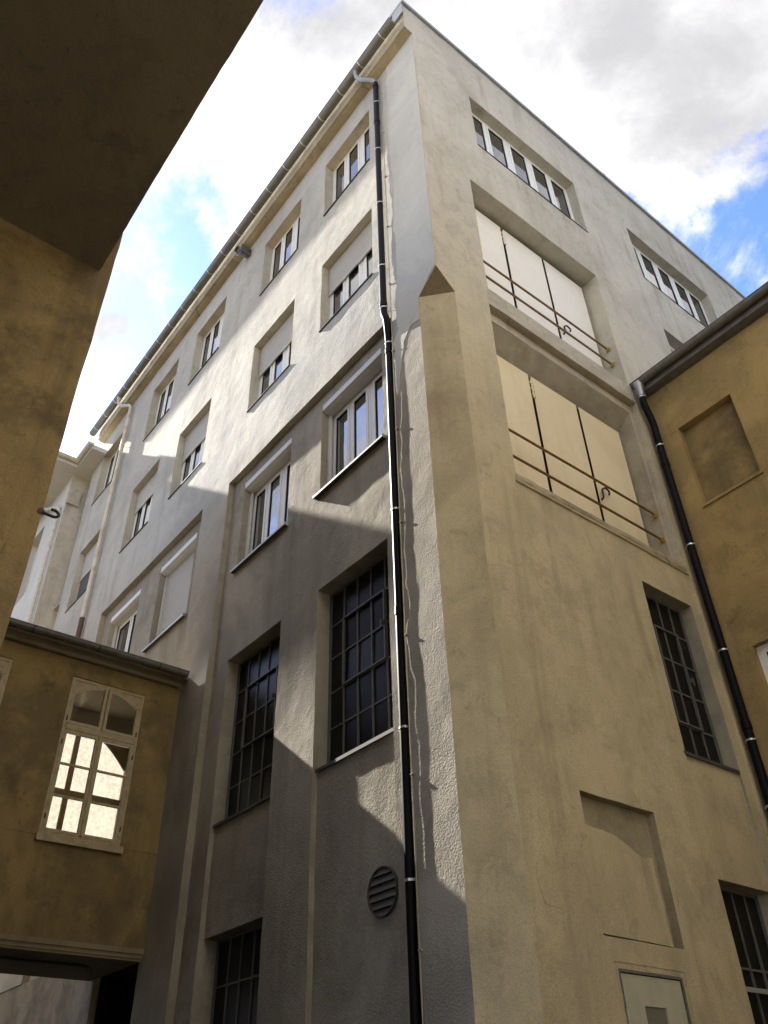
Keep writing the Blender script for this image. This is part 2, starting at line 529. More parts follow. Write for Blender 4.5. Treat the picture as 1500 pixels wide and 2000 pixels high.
def box(bm, x0, x1, y0, y1, z0, z1, mi=0):
    v = [bm.verts.new(p) for p in ((x0, y0, z0), (x1, y0, z0), (x1, y1, z0), (x0, y1, z0), (x0, y0, z1), (x1, y0, z1), (x1, y1, z1), (x0, y1, z1))]
    for f in ((3, 2, 1, 0), (4, 5, 6, 7), (0, 1, 5, 4), (1, 2, 6, 5), (2, 3, 7, 6), (3, 0, 4, 7)):
        bm.faces.new([v[i] for i in f]).material_index = mi


def ring(bm, x0, x1, z0, z1, w, y0, y1, mi=0, wb=None):
    wb = wb or w
    box(bm, x0, x0 + w, y0, y1, z0, z1, mi)
    box(bm, x1 - w, x1, y0, y1, z0, z1, mi)
    box(bm, x0 + w, x1 - w, y0, y1, z0, z0 + wb, mi)
    box(bm, x0 + w, x1 - w, y0, y1, z1 - w, z1, mi)


def tube(bm, pts, r, seg=14, mi=0, caps=True, rs=None):
    pts = [Vector(p) for p in pts]
    rings = []
    a = None
    for i, p in enumerate(pts):
        t = (pts[min(i + 1, len(pts) - 1)] - pts[max(i - 1, 0)]).normalized()
        if a is None:
            a = Vector((0, 0, 1)) if abs(t.z) < 0.9 else Vector((1, 0, 0))
        b = t.cross(a).normalized()
        a = b.cross(t).normalized()
        rr = rs[i] if rs else r
        k = 1.0
        if 0 < i < len(pts) - 1:
            c = (pts[i + 1] - p).normalized().dot((p - pts[i - 1]).normalized())
            k = 1.0 / max(0.75, math.sqrt((1 + c) / 2))
        rings.append([bm.verts.new(p + (a * math.cos(2 * math.pi * j / seg) + b * math.sin(2 * math.pi * j / seg)) * rr * (k if i else 1)) for j in range(seg)])
    for A, B in zip(rings, rings[1:]):
        for j in range(seg):
            bm.faces.new((A[j], A[(j + 1) % seg], B[(j + 1) % seg], B[j])).material_index = mi
    if caps:
        bm.faces.new(rings[0][::-1]).material_index = mi
        bm.faces.new(rings[-1]).material_index = mi


def smooth_path(pts, n=5, rad=0.12):
    """round the corners of a polyline"""
    P = [Vector(p) for p in pts]
    out = [P[0]]
    for a, b, c in zip(P, P[1:], P[2:]):
        d1 = min(rad, (a - b).length * 0.45)
        d2 = min(rad, (c - b).length * 0.45)
        p, q = b + (a - b).normalized() * d1, b + (c - b).normalized() * d2
        for i in range(n + 1):
            t = i / n
            out.append(p * (1 - t) ** 2 + b * 2 * t * (1 - t) + q * t * t)
    out.append(P[-1])
    return out


def relief(name, mapf, rects, parent, mats, cell=0.3, amp=0.005, smooth=32, ucuts=(), vcuts=()):
    """A wall as stacked rectangles (u0,u1,v0,v1,depth,kind,face_mat,side_mat): later ones cut into earlier ones; kind 'hole' leaves the
    back open for a window, 'void' leaves out the wall itself."""
    us = sorted({round(x, 4) for r in rects for x in r[:2]} | set(ucuts))
    vs = sorted({round(x, 4) for r in rects for x in r[2:4]} | set(vcuts))

    def sub(a):
        o = []
        for p, q in zip(a, a[1:]):
            n = max(1, math.ceil((q - p) / cell))
            o += [p + (q - p) * i / n for i in range(n)]
        return o + [a[-1]]
    us, vs = sub(us), sub(vs)
    nu, nv = len(us) - 1, len(vs) - 1
    grid = [[None] * nv for _ in range(nu)]
    for i in range(nu):
        cu = (us[i] + us[i + 1]) / 2
        for j in range(nv):
            cv = (vs[j] + vs[j + 1]) / 2
            for r in rects:
                if r[0] < cu < r[1] and r[2] < cv < r[3]:
                    grid[i][j] = r
    bm = bmesh.new()
    cache = {}

    def V(i, j, d):
        k = (i, j, round(d, 4))
        if k not in cache:
            cache[k] = bm.verts.new(wob(mapf(us[i], vs[j], d), amp))
        return cache[k]

    def quad(vv, mi, want):
        f = bm.faces.new(vv)
        f.normal_update()
        if f.normal.dot(want) < 0:
            f.normal_flip()
        f.material_index = mi
    O = Vector(mapf(0, 0, 0))
    U, W, D = Vector(mapf(1, 0, 0)) - O, Vector(mapf(0, 1, 0)) - O, Vector(mapf(0, 0, 1)) - O
    for i in range(nu):
        for j in range(nv):
            r = grid[i][j]
            if r is None or r[5] == 'void':
                continue
            if r[5] != 'hole':
                quad([V(i, j, r[4]), V(i + 1, j, r[4]), V(i + 1, j + 1, r[4]), V(i, j + 1, r[4])], r[6], -D)
            for di, dj in ((1, 0), (0, 1)):
                a, b = i + di, j + dj
                if a >= nu or b >= nv:
                    continue
                s = grid[a][b]
                if s is None or s[5] == 'void' or abs(s[4] - r[4]) < 1e-5:
                    continue
                lo, hi = min(s[4], r[4]), max(s[4], r[4])
                mi = (s if s[4] > r[4] else r)[7]
                if di:
                    vv = [V(i + 1, j, lo), V(i + 1, j + 1, lo), V(i + 1, j + 1, hi), V(i + 1, j, hi)]
                    want = U if s[4] > r[4] else -U
                else:
                    vv = [V(i, j + 1, lo), V(i + 1, j + 1, lo), V(i + 1, j + 1, hi), V(i, j + 1, hi)]
                    want = W if s[4] > r[4] else -W
                quad(vv, mi, want)
    return finish(name, bm, mats, parent, smooth)


def patch(name, outline, mapf, thick, mat, parent, jag=0.05, step=0.12, seed=0, amp=0.006):
    """a thin skin of mortar with a ragged edge, following the wall and proud of it by `thick`"""
    rnd = random.Random(seed)
    pts = []
    for (a, b) in zip(outline, outline[1:] + outline[:1]):
        n = max(1, int(math.hypot(b[0] - a[0], b[1] - a[1]) / step))
        for i in range(n):
            t = i / n
            j = 0.0 if len(a) > 2 else jag
            pts.append((a[0] + (b[0] - a[0]) * t + rnd.uniform(-j, j), a[1] + (b[1] - a[1]) * t + rnd.uniform(-j, j)))
    nb = len(pts)
    x0, x1 = min(p[0] for p in pts), max(p[0] for p in pts)
    y0, y1 = min(p[1] for p in pts), max(p[1] for p in pts)
    g_ = max(step, 0.08)
    grid = [(x0 + g_ * i + 0.013, y0 + g_ * j + 0.017) for i in range(int((x1 - x0) / g_) + 1) for j in range(int((y1 - y0) / g_) + 1)]
    from mathutils.geometry import delaunay_2d_cdt
    vs, es, fs, ov, oe, of = delaunay_2d_cdt([Vector(p) for p in pts + grid], [(i, (i + 1) % nb) for i in range(nb)], [list(range(nb))], 1, 1e-4)
    bm = bmesh.new()
    V = [bm.verts.new(wob(mapf(p.x, p.y, -thick), amp)) for p in vs]
    for f in fs:
        bm.faces.new([V[k] for k in f])
    for e in [e for e in bm.edges if len(e.link_faces) == 1]:
        ids = [V.index(v) for v in e.verts]
        lo = [bm.verts.new(wob(mapf(vs[k].x, vs[k].y, 0.012), amp)) for k in ids]
        bm.faces.new((e.verts[0], e.verts[1], lo[1], lo[0]))
    for v in [v for v in bm.verts if not v.link_faces]:
        bm.verts.remove(v)
    bmesh.ops.recalc_face_normals(bm, faces=bm.faces[:])
    want = Vector(mapf(0, 0, -1)) - Vector(mapf(0, 0, 0))
    big = max(bm.faces, key=lambda f: abs(f.normal.dot(want)))
    if big.normal.dot(want) < 0:
        bmesh.ops.reverse_faces(bm, faces=bm.faces[:])
    return finish(name, bm, mat, parent, 40)


# mapping of wall coordinates (along, height, depth inwards) to the world
LEFT = lambda u, v, d: (u, d, v)              # the long facade, faces -y
RIGHT = lambda u, v, d: (-d, u, v)            # the short facade, faces +x


def left_at(x, z, d=0.0):
    return Matrix.Translation((x, d, z))


def right_at(y, z, d=0.0):
    return Matrix.Translation((-d, y, z)) @ Matrix.Rotation(math.pi / 2, 4, 'Z')


# ------------------------------------------------------------------ windows
MESH = {}


def cached(key, fn, mats, smooth=None):
    if key not in MESH:
        bm = bmesh.new()
        fn(bm)
        me = bpy.data.meshes.new(key[0])
        bm.normal_update()
        bm.to_mesh(me)
        bm.free()
        for m in (mats if isinstance(mats, (list, tuple)) else [mats]):
            me.materials.append(m)
        if smooth is not None:
            me.polygons.foreach_set('use_smooth', [True] * len(me.polygons))
            me.set_sharp_from_angle(angle=R(smooth))
        MESH[key] = me
    return MESH[key]


def bar_mesh(name, sx, sy, sz, mat):
    return cached((name, round(sx, 3), round(sy, 3), round(sz, 3), mat.name), lambda bm: box(bm, -sx / 2, sx / 2, -sy / 2, sy / 2, -sz / 2, sz / 2), mat)


def modern_window(parent, mat, w, h, depth, groups, shutter=0.0, box_shutter=False, sill='thin', closed=False, screen=False, label=None):
    """white plastic window filling an opening w x h; local x along the wall, y inwards, z up; the frame sits `depth` behind the wall face"""
    fz1 = h - (0.17 if box_shutter else 0.0)
    npane = sum(groups)
    post, mull, fr = 0.11, 0.055, 0.06
    inner = w - 2 * fr - post * (len(groups) - 1) - mull * (npane - len(groups))
    pw = inner / npane
    slots, x = [], fr
    for gi, g in enumerate(groups):
        for k in range(g):
            slots.append((x, x + pw))
            x += pw + (mull if k < g - 1 else 0)
        x += post

    def frame(bm):
        ring(bm, 0, w, 0, fz1, fr, depth - 0.005, depth + 0.07)
        x = fr
        for gi, g in enumerate(groups):
            for k in range(g):
                x += pw
                if k < g - 1:
                    box(bm, x, x + mull, depth, depth + 0.07, fr, fz1 - fr)
                    x += mull
            if gi < len(groups) - 1:
                box(bm, x, x + 0.051, depth - 0.004, depth + 0.07, fr, fz1 - fr)
                box(bm, x + 0.059, x + 0.11, depth - 0.004, depth + 0.07, fr, fz1 - fr)
                x += post
    key = (round(w, 3), round(h, 3), tuple(groups), depth, box_shutter)
    win = place('window', cached(('window_frame',) + key, frame, M['white_frame']), parent, mat=mat)
    if label:
        win['label'] = label
    sh = fz1 - 2 * fr
    sash_me = cached(('sash', round(pw, 4), round(sh, 3)), lambda bm: (ring(bm, 0.004, pw - 0.004, 0.004, sh - 0.004, 0.056, 0, 0.05, 0), ring(bm, 0.060, pw - 0.060, 0.060, sh - 0.060, 0.008, 0.012, 0.03, 1)), [M['white_frame'], M['gasket']])
    pane_me = bar_mesh('pane', pw - 0.11, 0.012, sh - 0.11, M['pane'])
    for a, b in slots:
        place('sash', sash_me, win, loc=(a, depth - 0.012, fr))
        place('pane', pane_me, win, loc=((a + b) / 2, depth + 0.022, fr + sh / 2))
    if screen:
        place('insect_screen', bar_mesh('insect_screen', w - 0.09, 0.006, fz1 - 0.09, M['screen']), win, loc=(w / 2, depth - 0.022, fz1 / 2))
    if sill == 'thin':
        place('sill', bar_mesh('sill', w - 0.004, 0.26, 0.014, M['sill_metal']), win, loc=(w / 2, depth - 0.105, 0.009))
    elif sill == 'metal':
        def sl(bm):
            box(bm, -0.07, w + 0.05, -0.075, depth, -0.012, 0.006, 1)
            box(bm, -0.07, w + 0.05, -0.082, -0.075, -0.030, 0.006, 0)
            box(bm, -0.075, -0.07, -0.082, depth, -0.030, 0.03, 0)
            box(bm, w + 0.05, w + 0.055, -0.082, 0.0, -0.030, 0.03, 0)
        place('sill', cached(('sill', round(w, 3)), sl, [M['sill_light'], M['sill_metal']]), win)
    if box_shutter:
        def bx(bm):
            # sheet-metal box with a slanted lower front
            prof = [(depth - 0.01, h - 0.17), (depth - 0.14, h - 0.17), (depth - 0.21, h - 0.13), (depth - 0.21, h - 0.005), (depth - 0.01, h - 0.005)]
            A = [bm.verts.new((0.012, y, z)) for y, z in prof]
            B = [bm.verts.new((w - 0.012, y, z)) for y, z in prof]
            bm.faces.new(A[::-1])
            bm.faces.new(B)
            for i in range(5):
                bm.faces.new((A[i], A[(i + 1) % 5], B[(i + 1) % 5], B[i]))
            bmesh.ops.recalc_face_normals(bm, faces=bm.faces[:])
        place('shutter_box', cached(('shutter_box', round(w, 3), round(h, 3), depth), bx, M['alu']), win)
        g = bar_mesh('guide_rail', 0.045, 0.05, h - 0.18, M['alu'])
        place('guide_rail', g, win, loc=(0.03, depth - 0.06, (h - 0.18) / 2 + 0.01))
        place('guide_rail', g, win, loc=(w - 0.03, depth - 0.06, (h - 0.18) / 2 + 0.01))
    if shutter > 0:
        L_ = (h - 0.17 if box_shutter else h) * shutter
        top = h - 0.17 if box_shutter else h - 0.01
        dd = depth - 0.045

        def cur(bm):
            n = max(2, int(round(L_ / 0.05)))
            p = L_ / n
            x0, x1 = (0.055, w - 0.055) if box_shutter else (0.03, w - 0.03)
            prev = None
            for i in range(n):
                z = top - i * p
                pts = ((dd + 0.012, z), (dd - 0.008, z - p * 0.22), (dd - 0.008, z - p * 0.70), (dd + 0.012, z - p * 0.86))
                row = [(bm.verts.new((x0, y, zz)), bm.verts.new((x1, y, zz))) for y, zz in pts]
                for (a, b), (c, d) in zip(row, row[1:]):
                    bm.faces.new((a, c, d, b))
                if prev:
                    bm.faces.new((prev[0], row[0][0], row[0][1], prev[1]))
                prev = row[-1]
            box(bm, x0, x1, dd - 0.01, dd + 0.02, top - L_ - 0.03, top - L_)
        place('roller_shutter', cached(('roller_shutter', round(w, 3), round(h, 3), round(L_, 3)), cur, M['shutter']), win)
    return win


def grid_window(parent, mat, w, h, depth, cols, rows, casement=None, pane='dirty_pane', sill=True, sf=-0.03):
    """steel factory glazing: an outer angle frame, thin bars, one pane per field"""
    win = place('window', cached(('steel_frame', round(w, 3), round(h, 3), depth), lambda bm: ring(bm, 0, w, 0, h, 0.035, depth, depth + 0.04), M['iron_bar']), parent, mat=mat)
    a, b = (w - 0.07) / cols, (h - 0.07) / rows
    for i in range(1, cols):
        place('glazing_bar', bar_mesh('glazing_bar', 0.022, 0.034, h - 0.07, M['iron_bar']), win, loc=(0.035 + a * i, depth + 0.018, h / 2))
    for j in range(1, rows):
        place('glazing_bar', bar_mesh('glazing_bar', w - 0.07, 0.028, 0.022, M['iron_bar']), win, loc=(w / 2, depth + 0.019, 0.035 + b * j))
    if casement:
        c0, c1, r0_, r1_ = casement
        place('casement', cached(('casement', w, h, casement), lambda bm: ring(bm, 0, a * (c1 - c0), 0, b * (r1_ - r0_), 0.022, -0.022, 0.012), M['iron_bar']), win, loc=(0.035 + a * c0, depth - 0.002, 0.035 + b * r0_))
        def latch(bm):
            box(bm, -0.012, 0.012, -0.05, 0.0, -0.03, 0.03)
            box(bm, -0.008, 0.008, -0.062, -0.05, -0.09, 0.02)
        place('latch', cached(('latch',), latch, M['iron_bar']), win, loc=(0.035 + a * c1 - 0.01, depth - 0.02, 0.035 + b * (r0_ + r1_) / 2))
    me = bar_mesh('pane', a - 0.02, 0.006, b - 0.02, M[pane])
    for i in range(cols):
        for j in range(rows):
            o = place('pane', me, win, loc=(0.035 + a * (i + 0.5), depth + 0.022, 0.035 + b * (j + 0.5)))
            o.rotation_euler = (R(random.uniform(-1.6, 1.6)), 0, R(random.uniform(-1.6, 1.6)))
    if sill:
        place('sill', cached(('steel_sill', round(w, 3), depth, sf), lambda bm: (box(bm, -0.03, w + 0.0, sf, depth + 0.02, -0.03, -0.004), box(bm, -0.03, w + 0.0, sf - 0.006, sf, -0.045, -0.002)), M['sill_metal']), win)
    return win


# ------------------------------------------------------------------ gutters and pipes
def gutter(name, p0, p1, r, mat, parent, spacing=0.68, bracket_mat=None, drop=0.0):
    """half-round channel with a rolled front bead between two points, brackets as sub-parts; outward = the side away from the wall"""
    p0, p1 = Vector(p0), Vector(p1)
    d = (p1 - p0)
    L_ = d.length
    d.normalize()
    side = d.cross(Vector((0, 0, 1))).normalized()
    bm = bmesh.new()
    n = 12
    n_len = max(1, int(L_ / 0.5))
    prof_o = [(math.cos(math.pi + math.pi * i / n) * r, math.sin(math.pi + math.pi * i / n) * r) for i in range(n + 1)]
    prof_i = [(x * 0.94, y * 0.94) for x, y in prof_o[::-1]]
    prof = prof_o + prof_i
    rows = []
    for k in range(n_len + 1):
        q = p0 + d * L_ * k / n_len + Vector((0, 0, 0.006 * noise.noise(Vector((k * 0.7, p0.x, p0.y)))))
        rows.append([bm.verts.new(q + side * x + Vector((0, 0, y))) for x, y in prof])
    m = len(prof)
    for A, B in zip(rows, rows[1:]):
        for i in range(m):
            bm.faces.new((A[i], A[(i + 1) % m], B[(i + 1) % m], B[i]))
    # stop ends
    for row in (rows[0], rows[-1]):
        bm.faces.new([bm.verts.new(v.co) for v in row[:n + 1]])
    for s in (-1, 1):
        tube(bm, [p0 + side * r * s, p1 + side * r * s], 0.011, 8)
    bmesh.ops.recalc_face_normals(bm, faces=bm.faces[:])
    g = finish(name, bm, mat, parent, smooth=40)
    if bracket_mat:
        k = int(L_ / spacing)

        def br(b):
            rr = r + 0.004
            A = [[b.verts.new(Vector((x_, math.cos(math.pi + math.pi * i / 12) * q, math.sin(math.pi + math.pi * i / 12) * q))) for i in range(13)] for x_ in (-0.014, 0.014) for q in (rr, rr - 0.006)]
            for i in range(12):
                b.faces.new((A[0][i], A[0][i + 1], A[2][i + 1], A[2][i]))
                b.faces.new((A[0][i], A[0][i + 1], A[1][i + 1], A[1][i]))
                b.faces.new((A[2][i], A[2][i + 1], A[3][i + 1], A[3][i]))
            bmesh.ops.recalc_face_normals(b, faces=b.faces[:])
        me = cached(('gutter_bracket', r, bracket_mat.name), br, bracket_mat, 40)
        rot = Matrix((d, side, Vector((0, 0, 1)))).transposed().to_4x4()
        for i in range(k):
            q = p0 + d * (L_ / k * (i + 0.5))
            place('gutter_bracket', me, g, mat=Matrix.Translation(q) @ rot)
    return g


def drainpipe(name, label, pts, r, mat, clamps, sockets=(), clamp_mat=None, rad=0.12, group=None, extra=None, clamp_dir=(0, 1, 0)):
    base = Vector(pts[-1])
    root = thing(name, label, 'drainpipe', base, group)
    bm = bmesh.new()
    P = smooth_path([Vector(p) - base for p in pts], 5, rad)
    tube(bm, P, r, 18)
    finish('pipe', bm, mat, root, smooth=40)
    for q, t in sockets:
        b = bmesh.new()
        tv = Vector(t).normalized()
        c = Vector(q) - base
        tube(b, [c - tv * 0.06, c - tv * 0.055, c + tv * 0.05, c + tv * 0.055], r + 0.007, 18, rs=[r + 0.002, r + 0.008, r + 0.008, r + 0.002])
        finish('socket', b, mat, root, smooth=40)
    for q in clamps:
        b = bmesh.new()
        c = Vector(q) - base
        tube(b, [c - Vector((0, 0, 0.012)), c + Vector((0, 0, 0.012))], r + 0.006, 18)
        dv = Vector(clamp_dir)
        s = dv.cross(Vector((0, 0, 1)))
        for sgn in (-1, 1):
            k = c + s * sgn * (r + 0.012)
            box(b, k.x - 0.012, k.x + 0.012, k.y - 0.012, k.y + 0.012, k.z - 0.012, k.z + 0.012)
        e = c + dv * (r + 0.05)
        tube(b, [c + dv * (r + 0.002), e], 0.006, 6)
        finish('clamp', b, clamp_mat or M['clamp'], root, smooth=40)
    if extra:
        extra(root, base)
    return root


# ------------------------------------------------------------------ ground
bm = bmesh.new()
bmesh.ops.create_grid(bm, x_segments=2, y_segments=2, size=250)
g = finish('ground', bm, M['asphalt'])
g['kind'] = 'structure'
g['label'] = 'dark asphalt of the courtyard'

# ================================================================== MAIN BUILDING
B = thing('factory_building', 'tall four storey factory block of cream render with its corner towards the courtyard', 'building', (0, 0, 0))

WX = [(-3.08, -1.49), (-5.62, -4.05), (-9.05, -7.49), (-11.65, -10.08), (-15.10, -13.55)]
L_rects = [(-15.9, 0.0, 0.0, 20.0, 0.0, 'wall', 0, 2), (-0.42, 0.0, 0.0, 12.06, 0.0, 'void', 0, 0)]
L_rects += [(-6.05, -1.08, 0.0, 11.93, 0.12, 'wall', 1, 2), (-12.05, -7.10, 0.0, 11.98, 0.12, 'wall', 1, 2)]
SL = [(-3.06, -1.48), (-5.60, -4.02)]
for a, b in SL:
    L_rects.append((a, b, 0.0, 7.98, 0.195, 'wall', 1, 2))
    L_rects.append((a, b, 5.42, 7.98, 0.33, 'hole', 0, 2))
for a, b in SL[1:]:
    L_rects.append((a, b, 0.8, 3.97, 0.40, 'hole', 0, 2))
W3 = [(-3.09, -1.48), (-5.62, -4.02), (-9.08, -7.48), (-11.62, -10.05)]
for a, b in W3:
    L_rects.append((a, b, 9.72, 11.69, 0.33, 'hole', 0, 2))
for a, b in WX:
    L_rects.append((a, b, 17.18, 19.17, 0.21, 'hole', 0, 2))
    L_rects.append((a, b, 13.48, 15.48, 0.21, 'hole', 0, 2))
L_rects.append((-15.9, -8.7, 0.0, 4.3, 0.02, 'wall', 3, 3))
L_rects.append((-8.68, -7.14, 0.0, 3.96, 0.9, 'wall', 4, 4))  # doorway under the wing, its deep shade put into near-black walls
relief('wall', LEFT, L_rects, B, [M['upper'], M['recess'], M['reveal'], M['peeled'], M['gap']], cell=0.1, amp=0.006)

RA = [(1.50, 4.74), (6.64, 9.92)]
R_rects = [(0.0, 16.0, 0.0, 21.1, 0.0, 'wall', 0, 0), (0.0, 0.34, 0.0, 12.06, 0, 'void', 0, 0)]
R_rects += [(1.04, 4.72, 0.0, 8.42, 0.028, 'wall', 0, 0)]
for a, b in RA:
    R_rects.append((a, b, 17.22, 19.2, 0.22, 'hole', 0, 1))
R_rects.append((6.72, 9.92, 13.5, 15.53, 0.22, 'hole', 0, 1))
R_rects.append((1.11, 4.53, 12.39, 15.57, 0.40, 'wall', 2, 1))
R_rects.append((1.07, 4.62, 11.99, 12.39, 0.0, 'wall', 4, 4))
R_rects.append((1.07, 4.62, 8.52, 11.99, 0.12, 'wall', 4, 4))
R_rects.append((1.12, 4.53, 8.52, 11.80, 0.45, 'wall', 2, 1))
R_rects.append((1.05, 1.20, 0.0, 4.30, 0.03, 'wall', 0, 0))
R_rects.append((1.30, 2.49, 3.18, 4.50, 0.13, 'wall', 3, 3))
R_rects.append((1.38, 2.40, 0.0, 2.98, 0.035, 'wall', 0, 0))
R_rects.append((1.43, 2.36, 0.3, 2.93, 0.09, 'hole', 0, 0))
R_rects.append((3.41, 4.53, 0.0, 7.82, 0.06, 'wall', 0, 1))
R_rects.append((3.41, 4.53, 5.40, 7.82, 0.21, 'hole', 0, 1))
R_rects.append((3.43, 4.50, 0.8, 3.97, 0.24, 'hole', 0, 1))
relief('wall', RIGHT, R_rects, B, [M['right'], M['reveal'], M['gap'], M['niche'], M['beam']], cell=0.11, amp=0.006)

# chamfered corner with its stop, and the two slivers of wall that meet over it
bm = bmesh.new()
NZ = 117
A_ = [wob((-0.42, 0, 11.73 * k / NZ), 0.006) for k in range(NZ + 1)]
C_ = [wob((0, 0.34, 11.70 * k / NZ), 0.006) for k in range(NZ + 1)]
cols = []
for k in range(NZ + 1):
    a, c = Vector(A_[k]), Vector(C_[k])
    row = []
    for t in (0, 0.02, 0.25, 0.5, 0.75, 0.98, 1):
        p = a.lerp(c, t)
        if t in (0, 1):
            e = noise.noise(Vector((t * 9, 0, k * 0.9))) * 0.010
            p = p + Vector((-e if t == 0 else 0, e if t == 1 else 0, 0)) * 0.0
        row.append(bm.verts.new(p))
    cols.append(row)
for a, b in zip(cols, cols[1:]):
    for i in range(6):
        bm.faces.new((a[i], a[i + 1], b[i + 1], b[i]))
bmesh.ops.recalc_face_normals(bm, faces=bm.faces[:])
for f in bm.faces:
    if f.normal.dot(Vector((1, -1, 0))) < 0:
        f.normal_flip()
finish('corner_chamfer', bm, M['chamfer'], B, smooth=30)
bm = bmesh.new()
P_ = (0, 0, 12.06)
tri = [wob((-0.42, 0, 11.73), 0.006), wob((0, 0.34, 11.70), 0.006), wob(P_, 0.006)]
v = [bm.verts.new(p) for p in tri]
f = bm.faces.new(v)
f.normal_update()
if f.normal.z > 0:
    f.normal_flip()
M['soffit_tri'] = plaster('streaked_sand_render', (0.27, 0.215, 0.125), (0.22, 0.175, 0.105), (0.07, 0.055, 0.035), big=1.2, streak=1.0, stain=0.3, grain=48, gstr=0.3, gdist=0.006, speck=0.2, off=51, streak_dir=(22, 22, 0.8))
finish('chamfer_stop', bm, M['soffit_tri'], B)
bm = bmesh.new()
va, vp, vq = (bm.verts.new(wob(p, 0.0045)) for p in ((-0.42, 0, 11.73), P_, (-0.42, 0, 12.06)))
f = bm.faces.new((va, vp, vq))
f.normal_update()
if f.normal.y > 0:
    f.normal_flip()
vc, vp, vq = (bm.verts.new(wob(p, 0.0045)) for p in ((0, 0.34, 11.70), P_, (0, 0.34, 12.06)))
f = bm.faces.new((vc, vp, vq))
f.normal_update()
if f.normal.x < 0:
    f.normal_flip()
f.material_index = 1
finish('wall', bm, [M['upper'], M['right']], B)

# back walls and roof close the block
bm = bmesh.new()
box(bm, -15.9, -15.6, 0.6, 15.6, 0, 21.0)
box(bm, -15.9, -0.5, 15.6, 15.9, 0, 21.0)
finish('wall', bm, M['upper'], B)
bm = bmesh.new()
box(bm, -15.9, -0.06, 0.12, 15.94, 21.0, 21.12)
finish('roof', bm, M['old_zinc'], B)

# eave along the long facade
bm = bmesh.new()
n = 60
xs = [-15.5 + 15.5 * i / n for i in range(n + 1)]
prof = [(0.0, 20.0), (-0.15, 20.0), (-0.15, 20.03), (-0.21, 20.03), (-0.21, 21.08), (0.115, 21.08)]
rows = [[bm.verts.new(wob((x, y, z), 0.004)) for y, z in prof] for x in xs]
for a, b in zip(rows, rows[1:]):
    for i in range(len(prof) - 1):
        bm.faces.new((a[i], a[i + 1], b[i + 1], b[i]))
f = bm.faces.new(rows[-1])
f2 = bm.faces.new(rows[0][::-1])
bmesh.ops.recalc_face_normals(bm, faces=bm.faces[:])
f.material_index = 1
finish('eave', bm, [M['eave'], M['right']], B, smooth=25)
bm = bmesh.new()
# metal cap along the top of the short facade and round the corner
y = -0.26
while y < 15.9:
    y1 = min(y + 2.2, 15.9)
    box(bm, -0.25, 0.055, y, y1 - 0.004, 21.10, 21.20)
    box(bm, 0.048, 0.06, y1 - 0.03, y1 + 0.02, 21.09, 21.21)
    y = y1
box(bm, -15.5, -0.25, -0.26, -0.02, 21.10, 21.20)
box(bm, -0.30, 0.02, -0.255, -0.215, 20.62, 21.10)
finish('roof_flashing', bm, M['zinc'], B)
gutter('gutter', (-15.85, -0.335, 20.50), (-0.2, -0.335, 20.50), 0.098, M['gutter_zinc'], B, 0.72, M['clamp'])

# windows of the long facade
for k, (a, b) in enumerate(WX):
    modern_window(B, left_at(a, 17.18), b - a, 1.99, 0.21, [2, 1])
    modern_window(B, left_at(a, 13.48), b - a, 2.0, 0.21, [2, 1], shutter=(0.40, 0.43, 0.40, 0.34, 0.45)[k], screen=k == 4)
for k, (a, b) in enumerate(W3):
    modern_window(B, left_at(a, 9.72, 0.12), b - a, 1.97, 0.21, [2, 1] if k != 3 else [2], box_shutter=True, sill='metal', shutter=1.0 if k == 2 else 0.0, screen=False,
                  label='window with its slatted shutter let right down' if k == 2 else None)
for k, (a, b) in enumerate(SL):
    grid_window(B, left_at(a, 5.42, 0.12), b - a, 2.56, 0.21, 5, 5, (1, 4, 2, 4), sf=0.045)
for a, b in SL[1:]:
    grid_window(B, left_at(a, 0.8, 0.195), b - a, 3.17, 0.20, 5, 6)
# windows of the short facade
for a, b in RA:
    modern_window(B, right_at(a, 17.22), b - a, 1.98, 0.22, [2, 1, 2])
modern_window(B, right_at(6.72, 13.5), 3.2, 2.03, 0.22, [2, 1, 2])
grid_window(B, right_at(3.41, 5.40, 0.06), 1.12, 2.42, 0.15, 4, 5, (1, 3, 1, 4))
w = grid_window(B, right_at(3.43, 0.8, 0.06), 1.07, 3.17, 0.18, 4, 4, sill=False)
o = place('transom_bar', bar_mesh('transom_bar', 1.06, 0.02, 0.045, M['sill_light']), w, loc=(0.535, 0.13, 2.15))

